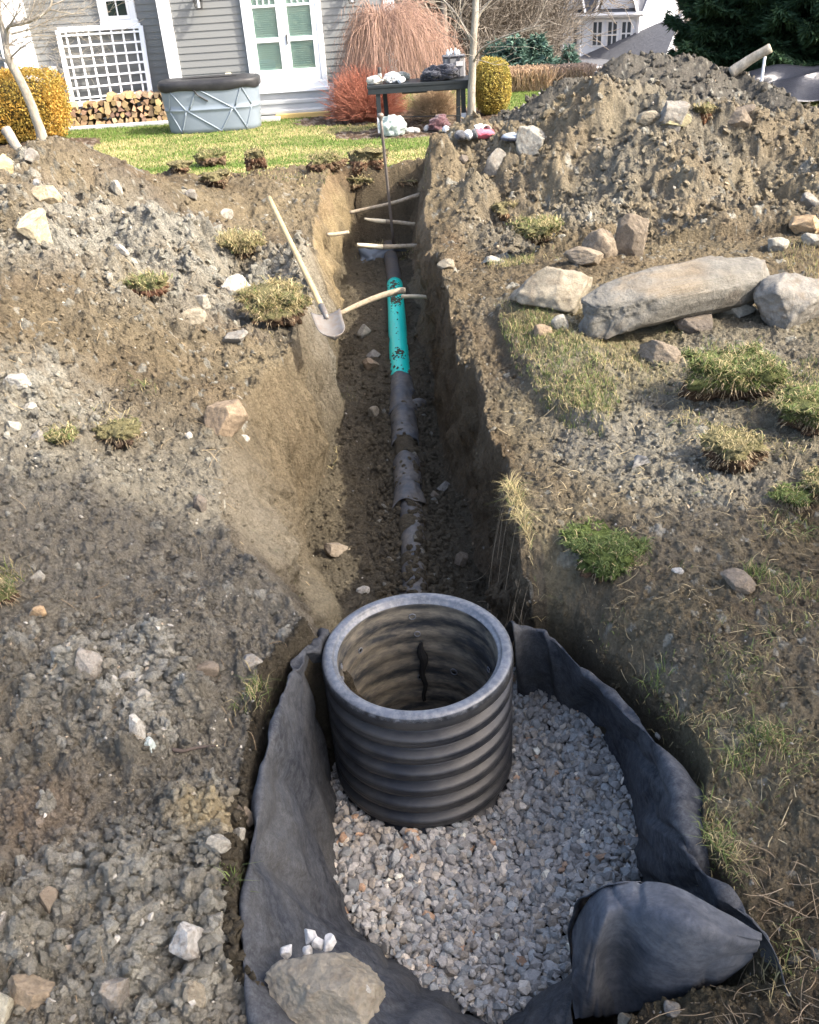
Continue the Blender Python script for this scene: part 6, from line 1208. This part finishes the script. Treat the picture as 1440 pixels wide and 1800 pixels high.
def fanbush(label, px, py, Yd, rx, ry, hz_, N, c, seed, name='shrub', spread=1., r0=.005):
    rs = np.random.default_rng(seed); c0 = W(px, py, Yd); c0[2] = gz1(c0[0], Yd) if Yd < 21 else -.5; t = thing(name, label, 'shrub', tuple(c0)); t['_w'] = [float(v) for v in c0]
    an = rs.uniform(0, 6.283, N); el = rs.uniform(.05, 1, N)**.75; ex = np.column_stack([rx*np.cos(an)*np.sqrt(1-(el*.96)**2), ry*np.sin(an)*np.sqrt(1-(el*.96)**2), hz_*el])*rs.uniform(.75, 1.04, (N, 1))+c0
    b0 = c0+rs.normal(0, .08, (N, 3))*[1, 1, 0]; mid = (b0+ex)/2+rs.normal(0, .05, (N, 3))+[0, 0, .06]; V_, Q_ = strands(b0, mid, ex, np.full(N, r0), np.full(N, r0*.35), 7, 3); C_ = np.array([c])*rs.uniform(.6, 1.4, (N, 1)); mesh('stems', V_, Q_, M['twig'], t, None, True, np.repeat(C_, 21, 0))
    n2 = int(N*1.6); i = rs.integers(0, N, n2); u = rs.uniform(.35, .95, (n2, 1)); s0 = b0[i]*(1-u)**2+2*mid[i]*u*(1-u)+ex[i]*u*u; d = ex[i]-b0[i]; d /= np.linalg.norm(d, axis=1)[:, None]; s2 = s0+(d+rs.normal(0, .45, (n2, 3)))*rs.uniform(.08, .22, (n2, 1)); V_, Q_ = strands(s0, (s0+s2)/2, s2, np.full(n2, r0*.6), np.full(n2, r0*.3), 3, 3); mesh('side_twigs', V_, Q_, M['twig'], t, None, True, np.tile(np.array([c]), (len(V_), 1))*1.1); return t
fanbush('dense red-stemmed bare shrub at the house corner behind the table', 648, 205, 17.6, .85, .7, .95, 1900, (.34, .135, .09), 31)
fanbush('tan bare shrub with fine branches behind the middle of the table', 765, 216, 17.0, .52, .5, .62, 1000, (.42, .31, .2), 32)
def leafbush(label, name, cx_, Yd, rx, ry, rz_, zc, N, c1, c2, seed, box=2.6, size=.035, cat='shrub', cv=(.8, 1.18)):
    rs = np.random.default_rng(seed); t = thing(name, label, cat, (cx_, Yd, zc-rz_)); t['_w'] = [cx_, Yd, zc-rz_]
    q = rs.normal(size=(N, 3)); q /= (np.abs(q)**box).sum(1)[:, None]**(1/box); q *= rs.uniform(.80, 1.0, (N, 1)); q = q*(1+.10*fbm3(q, 2.2, 3, seed)[:, None]+.08*fbm3(q, 7, 2, seed+1)[:, None]); q = q[q[:, 2] > -.98]; n = len(q)
    f = np.clip(.5+1.1*fbm3(q, 3, 3, seed+4)+rs.normal(0, .25, n), 0, 1)[:, None]; C_ = (np.array([c1])*f+np.array([c2])*(1-f))*rs.uniform(*cv, (n, 1)); P = q*[rx, ry, rz_]+[cx_, Yd, zc]
    V_, F_, Cc = leafcards(P, rs.uniform(.7, 1.3, n)*size, C_); mesh('leaves', V_, F_, M['leaf'], t, None, False, Cc)
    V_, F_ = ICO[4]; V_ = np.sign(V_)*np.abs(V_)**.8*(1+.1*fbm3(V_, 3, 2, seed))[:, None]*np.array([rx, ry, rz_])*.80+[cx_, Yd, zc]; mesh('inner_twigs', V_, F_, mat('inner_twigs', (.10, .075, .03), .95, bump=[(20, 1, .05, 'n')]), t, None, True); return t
hl = un(112, 245, -.5); leafbush('long clipped golden hedge at the left edge, behind the leaning tree', 'hedge', W(20, 200, 17.9)[0]-.1, 17.9, 1.12, .55, .60, -.5+.60, 30000, (.52, .30, .06), (.36, .27, .06), 41, 5.5, .045, 'hedge')
bx = W(866, 175, 17.4)[0]; leafbush('rounded golden-yellow boxwood right of the middle tree', 'boxwood', bx, 17.4, .33, .33, .48, -.5+.45, 13000, (.42, .31, .07), (.28, .25, .06), 42, 2.6, .032)
# conifers
def conifer(name, label, x_, y_, z_, Hh, Rb, nb, seed, c1, c2, droop=.25, dens=26, ln=.16, wn=.022, bare=.04, group=None, taper=1.):
    rs = np.random.default_rng(seed); t = thing(name, label, 'tree', (x_, y_, z_), group); t['_w'] = [x_, y_, z_]
    mb = MB(); mb.tube([[x_, y_, z_-.2], [x_, y_, z_+Hh*.5], [x_, y_, z_+Hh*.98]], [Rb*.06, Rb*.035, .01], 8); mb.build('trunk', M['bark'], t, smooth=True)
    Pn, Dn = [], []; wood = []
    for k in range(nb):
        u = (k+.5)/nb; zz = z_+Hh*(bare+(1-bare)*u); R_ = Rb*(1-u)**taper*rs.uniform(.75, 1.12)+.05; a = k*2.39996+rs.normal(0, .3); d = np.array([math.cos(a), math.sin(a), 0]); m_ = 7; s_ = np.linspace(0, 1, m_)[:, None]
        B = np.array([x_, y_, zz])+d*R_*s_+np.array([0, 0, 1])*(R_*(-droop*s_+.28*s_**2.5)); wood.append((B, np.linspace(max(.012, R_*.012), .004, m_), 1))
        n = int(dens*R_*R_*.9+dens*R_*.8); s = rs.uniform(.12, 1, n)**.75; base_ = np.array([x_, y_, zz])+d*R_*s[:, None]+np.array([0, 0, 1])*(R_*(-droop*s+.28*s**2.5))[:, None]; side = np.array([-d[1], d[0], 0]); wd = (1-s)*.42*R_+.06; off = rs.uniform(-1, 1, n)*wd
        Pn.append(base_+side*off[:, None]+np.array([0, 0, 1])*(-.05*R_*np.abs(off/wd)+rs.normal(0, .035, n))[:, None]); Dn.append(d*.7+side*(off/wd)[:, None]*.9+np.array([0, 0, -.18]))
    P = np.concatenate(Pn); D = np.concatenate(Dn)+rs.normal(0, .28, P.shape); D /= np.linalg.norm(D, axis=1)[:, None]; N = len(P)
    # each spray: three thin crossed needles fans
    Vs, Fs, Cs = [], [], []; c = np.array(c1)*1.; 
    for q in range(3):
        a = rs.normal(0, 1, P.shape); a -= D*(a*D).sum(1)[:, None]; a /= np.linalg.norm(a, axis=1)[:, None]; L_ = (ln*rs.uniform(.6, 1.3, N))[:, None]; w_ = wn*rs.uniform(.7, 1.3, (N, 1)); d2 = D+a*.55*(q-1); E_ = P+d2*L_
        V_ = np.stack([P-a*w_*.3, P+a*w_*.3, (P+E_)/2+a*w_, E_, (P+E_)/2-a*w_], 1).reshape(-1, 3); o = (np.arange(N)*5)[:, None, None]; F_ = (np.array([[0, 1, 2], [0, 2, 4], [4, 2, 3]])[None]+o).reshape(-1, 3)
        Vs.append(V_); Fs.append(F_+q*N*5); f = rs.random((N, 1)); Cs.append(np.repeat((np.array([c1])*f+np.array([c2])*(1-f))*rs.uniform(.6, 1.35, (N, 1)), 5, 0))
    mesh('crown', np.concatenate(Vs), np.concatenate(Fs), M['needle'], t, None, False, np.concatenate(Cs)); branchmesh('limbs', wood, M['bark'], t, n=3); return t
dg1, dg2 = (.022, .05, .022), (.04, .075, .035)
for (px, Yd, zt, Rb, sd_, lb) in [(1288, 21, 9, 1.7, 51, 'tall dark evergreen with feathery left edge beside the white house'), (1385, 20.5, 9.5, 2.1, 52, 'dark evergreen directly behind the grey pole on the heap'), (1490, 19.5, 9, 2.4, 53, 'dark evergreen at the top right corner behind the black sheet'), (1335, 23.5, 10, 2.2, 54, 'dark evergreen set back between the two nearer ones'), (1450, 23, 10, 2.6, 55, 'dark evergreen at the back near the right edge')]:
    p = W(px, 150, Yd); conifer('evergreen_tree', lb, float(p[0]), Yd, -.55, zt, Rb, 150, sd_, dg1, dg2, .18, 115, .15, .02, .02, 'tall dark evergreens')
for (px, pyt, Yd, Rb, sd_, lb) in [(905, 62, 33, 1.55, 61, 'blue-green spruce nearest the golden boxwood'), (942, 58, 33.5, 1.5, 62, 'full blue-green spruce right of the first one, behind the tall dry grass'), (870, 70, 35, 1.5, 63, 'blue-green spruce half hidden by the middle tree trunk'), (962, 98, 32, .7, 64, 'smallest narrow spruce at the right end of the row'), (1000, 78, 40, 1.8, 65, 'dark spruce just left of the white house')]:
    zb = float(base(np.array([W(px, 150, Yd)[0]]), np.array([float(Yd)]))[0]); zt = W(px, pyt, Yd)[2]; conifer('spruce_tree', lb, float(W(px, 100, Yd)[0]), Yd, zb, zt-zb, Rb, 80, sd_, (.05, .10, .07), (.10, .16, .13), .1, 60, .2, .03, .02, 'small blue-green spruces')
# tall dry grass
def reeds(label, px0, px1, Yd, Hh, N, seed, c=(.46, .33, .22)):
    rs = np.random.default_rng(seed); a, b = W(px0, 150, Yd)[0], W(px1, 150, Yd)[0]; x_ = rs.uniform(a, b, N); y_ = Yd+rs.uniform(-.4, .4, N); z_ = np.full(N, float(base(np.array([(a+b)/2]), np.array([float(Yd)]))[0])); P = np.column_stack([x_, y_, z_]); E_ = P+np.column_stack([rs.normal(0, .12, N), rs.normal(0, .12, N), Hh*rs.uniform(.75, 1.1, N)])
    V_, Q_ = strands(P, (P+E_)/2+rs.normal(0, .03, (N, 3)), E_, np.full(N, .006), np.full(N, .012), 4, 3); C_ = np.array([c])*rs.uniform(.6, 1.3, (N, 1)); return tag(mesh('dry_grass', V_, Q_, M['twig'], None, ((a+b)/2, Yd, float(z_[0])), True, np.repeat(C_, 12, 0)), label, 'ornamental grass', None, 'stuff')
reeds('tall tan dry grass at the far edge of the lawn', 893, 958, 20.6, .40, 2600, 71); reeds('second strip of tall dry grass behind the soil, left of the white house', 952, 1035, 21.2, .33, 2000, 72, (.4, .3, .23))
# ------------------------------------------------------------ white house far off
def white_house():
    Yh = 58.; nf = np.array([-.55, -.835]); ux_ = np.array([.835, -.55]); z0 = -8.2; ca = W(1122, 60, Yh); sc_ = depth(ca)/FPX; A = ca[:2]; wd = 118*sc_/.83; dpt = 9.
    ze = W(1122, 24, Yh)[2]; zl = W(1075, 108, Yh)[2]; t = thing('white_house', 'white two-storey house with grey roofs far off behind the dirt heap', 'house', (float(A[0]), float(A[1]), z0)); t['_w'] = [float(A[0]), float(A[1]), z0]; bk = -nf
    def pt(u, v, z): q = A-ux_*u+bk*v; return [q[0], q[1], z]
    def poly(name, pts, m, par=t, F=None): return mesh(name, pts, F or [list(range(len(pts)))], m, par, None, False)
    wm = mat('white_clapboard', (.74, .77, .82), .7, bump=[(1.2, .1, .02, 'n')]); rf = mat('grey_shingles', (.13, .135, .15), .9, bump=[(6, .6, .05, 'n')], var=[(5, .4, .7)])
    V_ = [pt(u, v, z) for z in (z0, ze) for (u, v) in ((0, 0), (wd, 0), (wd, dpt), (0, dpt))]; mesh('wall', V_, [[0, 1, 5, 4], [1, 2, 6, 5], [2, 3, 7, 6], [3, 0, 4, 7]], wm, t, None, False)
    # roof with overhang and ridge along the depth, front gable and dormer
    o = .35; zr = ze+4.2; V_ = [pt(-o, -o, ze), pt(wd+o, -o, ze), pt(wd+o, dpt+o, ze), pt(-o, dpt+o, ze), pt(-o, dpt/2, zr), pt(wd+o, dpt/2, zr)]; mesh('roof', V_, [[0, 1, 5, 4], [3, 2, 5, 4][::-1]], rf, t, None, False); mesh('gable_wall', [pt(0, 0, ze), pt(0, dpt, ze), pt(0, dpt/2, zr-.15)], [[0, 1, 2]], wm, t, None, False)
    mb = MB(); 
    for a, b in [(pt(-o, -o, ze), pt(wd+o, -o, ze)), (pt(-o, -o, ze), pt(-o, dpt/2, zr)), (pt(-o, dpt/2, zr), pt(-o, dpt+o, ze))]: mb.tube([a, b], .13, 4)
    mb.build('fascia', M['white'], t)
    for (u0, u1, hg) in [(wd*.05, wd*.5, 3.4), (wd*.72, wd*1.0, 3.0)]:
        um = (u0+u1)/2; mesh('dormer', [pt(u0, -.08, ze+.3), pt(u1, -.08, ze+.3), pt(um, -.08, ze+hg)], [[0, 1, 2]], wm, t, None, False); mesh('dormer_roof', [pt(u0-.25, -.35, ze+.1), pt(um, -.35, ze+hg+.2), pt(um, 3, ze+hg+.2), pt(u0-.25, 3, ze+.1), pt(u1+.25, -.35, ze+.1), pt(u1+.25, 3, ze+.1)], [[0, 1, 2, 3], [1, 4, 5, 2]], rf, t, None, False)
        mb = MB(); mb.tube([pt(u0-.2, -.36, ze+.15), pt(um, -.36, ze+hg+.2), pt(u1+.2, -.36, ze+.15)], .09, 4); mb.build('bargeboard', M['white'], t)
    dk = mat('far_window_glass', (.05, .065, .08), .2, spec=.7)
    def U(px): return (W(px, 60, Yh)[0]-A[0])/(-ux_[0])*.97
    def win(u, za, zb_, w_):
        f = mesh('window', [pt(u-w_/2-.09, -.05, za-.1), pt(u+w_/2+.09, -.05, za-.1), pt(u+w_/2+.09, -.05, zb_+.14), pt(u-w_/2-.09, -.05, zb_+.14)], [[0, 1, 2, 3]], M['white'], t, None, False)
        for s in (-1, 1):
            for (qa, qb) in ((za, (za+zb_)/2-.04), ((za+zb_)/2+.04, zb_)): c_ = u+s*w_/4; h_ = w_/4-.05; mesh('pane', [pt(c_-h_, -.08, qa), pt(c_+h_, -.08, qa), pt(c_+h_, -.08, qb), pt(c_-h_, -.08, qb)], [[0, 1, 2, 3]], dk, f, None, False)
    for px, ya, yb in [(1026, 83, 43), (1058, 82, 41), (1082, 84, 40), (1104, 79, 39)]: win(float(U(px)), float(W(px, ya, Yh)[2]), float(W(px, yb, Yh)[2]), .62)
    for px in (1018, 1027, 1065, 1072): win(float(U(px)), float(W(px, 132, Yh)[2]), float(W(px, 118, Yh)[2]), .4)
    mb = MB(); 
    for u in (0, wd*.76, wd): mb.tube([pt(u, -.04, z0), pt(u, -.04, ze)], .12, 4)
    mb.build('corner_board', M['white'], t)
    # lower porch roof sloping toward the viewer
    V_ = [pt(-2.5, -3.2, zl-.1), pt(wd*.72, -3.2, zl-.1), pt(wd*.72, 0, zl+.25), pt(-2.5, 0, zl+2.4)]; mesh('porch_roof', V_, [[0, 1, 2, 3]], rf, t, None, False); mesh('porch_wall', [pt(-2.3, -3, z0), pt(wd*.7, -3, z0), pt(wd*.7, -3, zl-.12), pt(-2.3, -3, zl-.12), pt(wd*.7, 0, z0), pt(wd*.7, 0, zl)], [[0, 1, 2, 3], [1, 4, 5, 2]], wm, t, None, False)
    mb = MB(); mb.tube([pt(-2.6, -3.25, zl-.12), pt(wd*.76, -3.25, zl-.12)], .12, 4); mb.tube([pt(wd*.7, -1.2, zl-.15), pt(wd+1.3, -1.2, zl-.15)], .12, 4); mb.build('porch_fascia', M['white'], t)
white_house()
# ------------------------------------------------------------ woods: bare trees behind
protos = []
for k in range(5):
    rs = np.random.default_rng(900+k); L = []; Hh = 15; P = np.array([[0, 0, -.3], [.1*rs.normal(), .1*rs.normal(), 4], [.25*rs.normal(), .25*rs.normal(), 9], [.4*rs.normal(), .4*rs.normal(), Hh]]); P = catmull(P, 4); R_ = np.linspace(.13, .025, len(P)); T_ = [(P, R_, 3)]
    for q in range(26):
        i = rs.integers(2, len(P)-1); a = rs.uniform(0, 6.28); d = np.array([math.cos(a)*.75, math.sin(a)*.75, .9]); d /= np.linalg.norm(d); grow(P[i], d, rs.uniform(1.8, 4.2), R_[i]*.42, 3, L, rs, .5, 0, 4, 4, .012)
    protos.append((T_, L))
wb = mat('wood_bark', (.21, .175, .14), .9, var=[(3, .6, (.36, .32, .27))], bump=[(12, .5, .03, 'n')]); wtw = mat('wood_twigs', (.20, .175, .145), .9)
pts_ = []; rs = np.random.default_rng(77)
for k in range(64):
    Yd = rs.uniform(40, 80); px = rs.uniform(660, 1000-2600/Yd*1.3) if Yd < 62 else rs.uniform(660, 1040); pts_.append((px, Yd))
objs = {}
dirs = ['at the left of the woods by the house corner', 'above the weeping tree', 'left of the middle tree', 'behind the middle tree', 'above the blue-green spruces', 'beside the white house']
for k, (px, Yd) in enumerate(sorted(pts_, key=lambda a: a[1])):
    X_ = W(px, 60, Yd)[0]; z_ = float(base(np.array([X_]), np.array([Yd]))[0]); pi = k % 5; s_ = rs.uniform(.75, 1.25); zone = min(5, int((px-660)/62)); near_ = 'nearer' if Yd < 45 else 'distant'
    lb = near_+' bare grey-brown tree '+dirs[zone]
    if pi not in objs:
        t = thing('bare_tree', lb, 'tree', (0, 0, 0), 'bare trees of the woods'); t['_w'] = [0, 0, 0]; branchmesh('trunk', protos[pi][0], wb, t, n=8); branchmesh('crown', protos[pi][1], wtw, t, n=3); objs[pi] = t; r_ = t
    else: r_ = copy_tree(objs[pi]); r_['label'] = lb
    r_.location = (float(X_), float(Yd), z_); r_.rotation_euler = (0, 0, rs.uniform(0, 6.28)); r_.scale = (s_, s_, s_*rs.uniform(.9, 1.15))
# far mass of trunks and twigs on the hillside
N = 1900; rs = np.random.default_rng(5); Yd = rs.uniform(62, 125, N); X_ = rs.uniform(-.12, .42, N)*Yd; z_ = base(X_, Yd); P = np.column_stack([X_, Yd, z_]); Hh = rs.uniform(7, 15, N); E_ = P+np.column_stack([rs.normal(0, 1.2, N), rs.normal(0, 1, N), Hh]); V1, Q1 = strands(P, (P+E_)/2+rs.normal(0, .3, (N, 3)), E_, rs.uniform(.06, .17, N), np.full(N, .03), 5, 3)
n2 = 42000; i = rs.integers(0, N, n2); u = rs.uniform(.25, 1, (n2, 1)); s0 = P[i]*(1-u)+E_[i]*u; s2 = s0+np.column_stack([rs.normal(0, 1.2, n2), rs.normal(0, 1, n2), rs.uniform(.3, 2.4, n2)]); V2, Q2 = strands(s0, (s0+s2)/2+rs.normal(0, .25, (n2, 3)), s2, np.full(n2, .03), np.full(n2, .015), 4, 3)
C_ = np.concatenate([np.repeat(np.array([[.24, .205, .17]])*rs.uniform(.6, 1.6, (N, 1)), 15, 0), np.repeat(np.array([[.22, .19, .16]])*rs.uniform(.6, 1.4, (n2, 1)), 12, 0)])
tag(mesh('far_woods', np.concatenate([V1, V2]), np.concatenate([Q1, Q2+len(V1)]), M['twig'], None, (8, 80, -7), True, C_), 'distant leafless woods on the hillside', None, None, 'stuff')
# ------------------------------------------------------------ the tree beside the viewer that shades the foreground
conifer('shade_tree', 'tall evergreen standing just outside the view on the right, shading the foreground', 8.2, -1.6, -.1, 11.5, 3.1, 130, 91, dg1, dg2, .2, 30, .34, .06, .12)
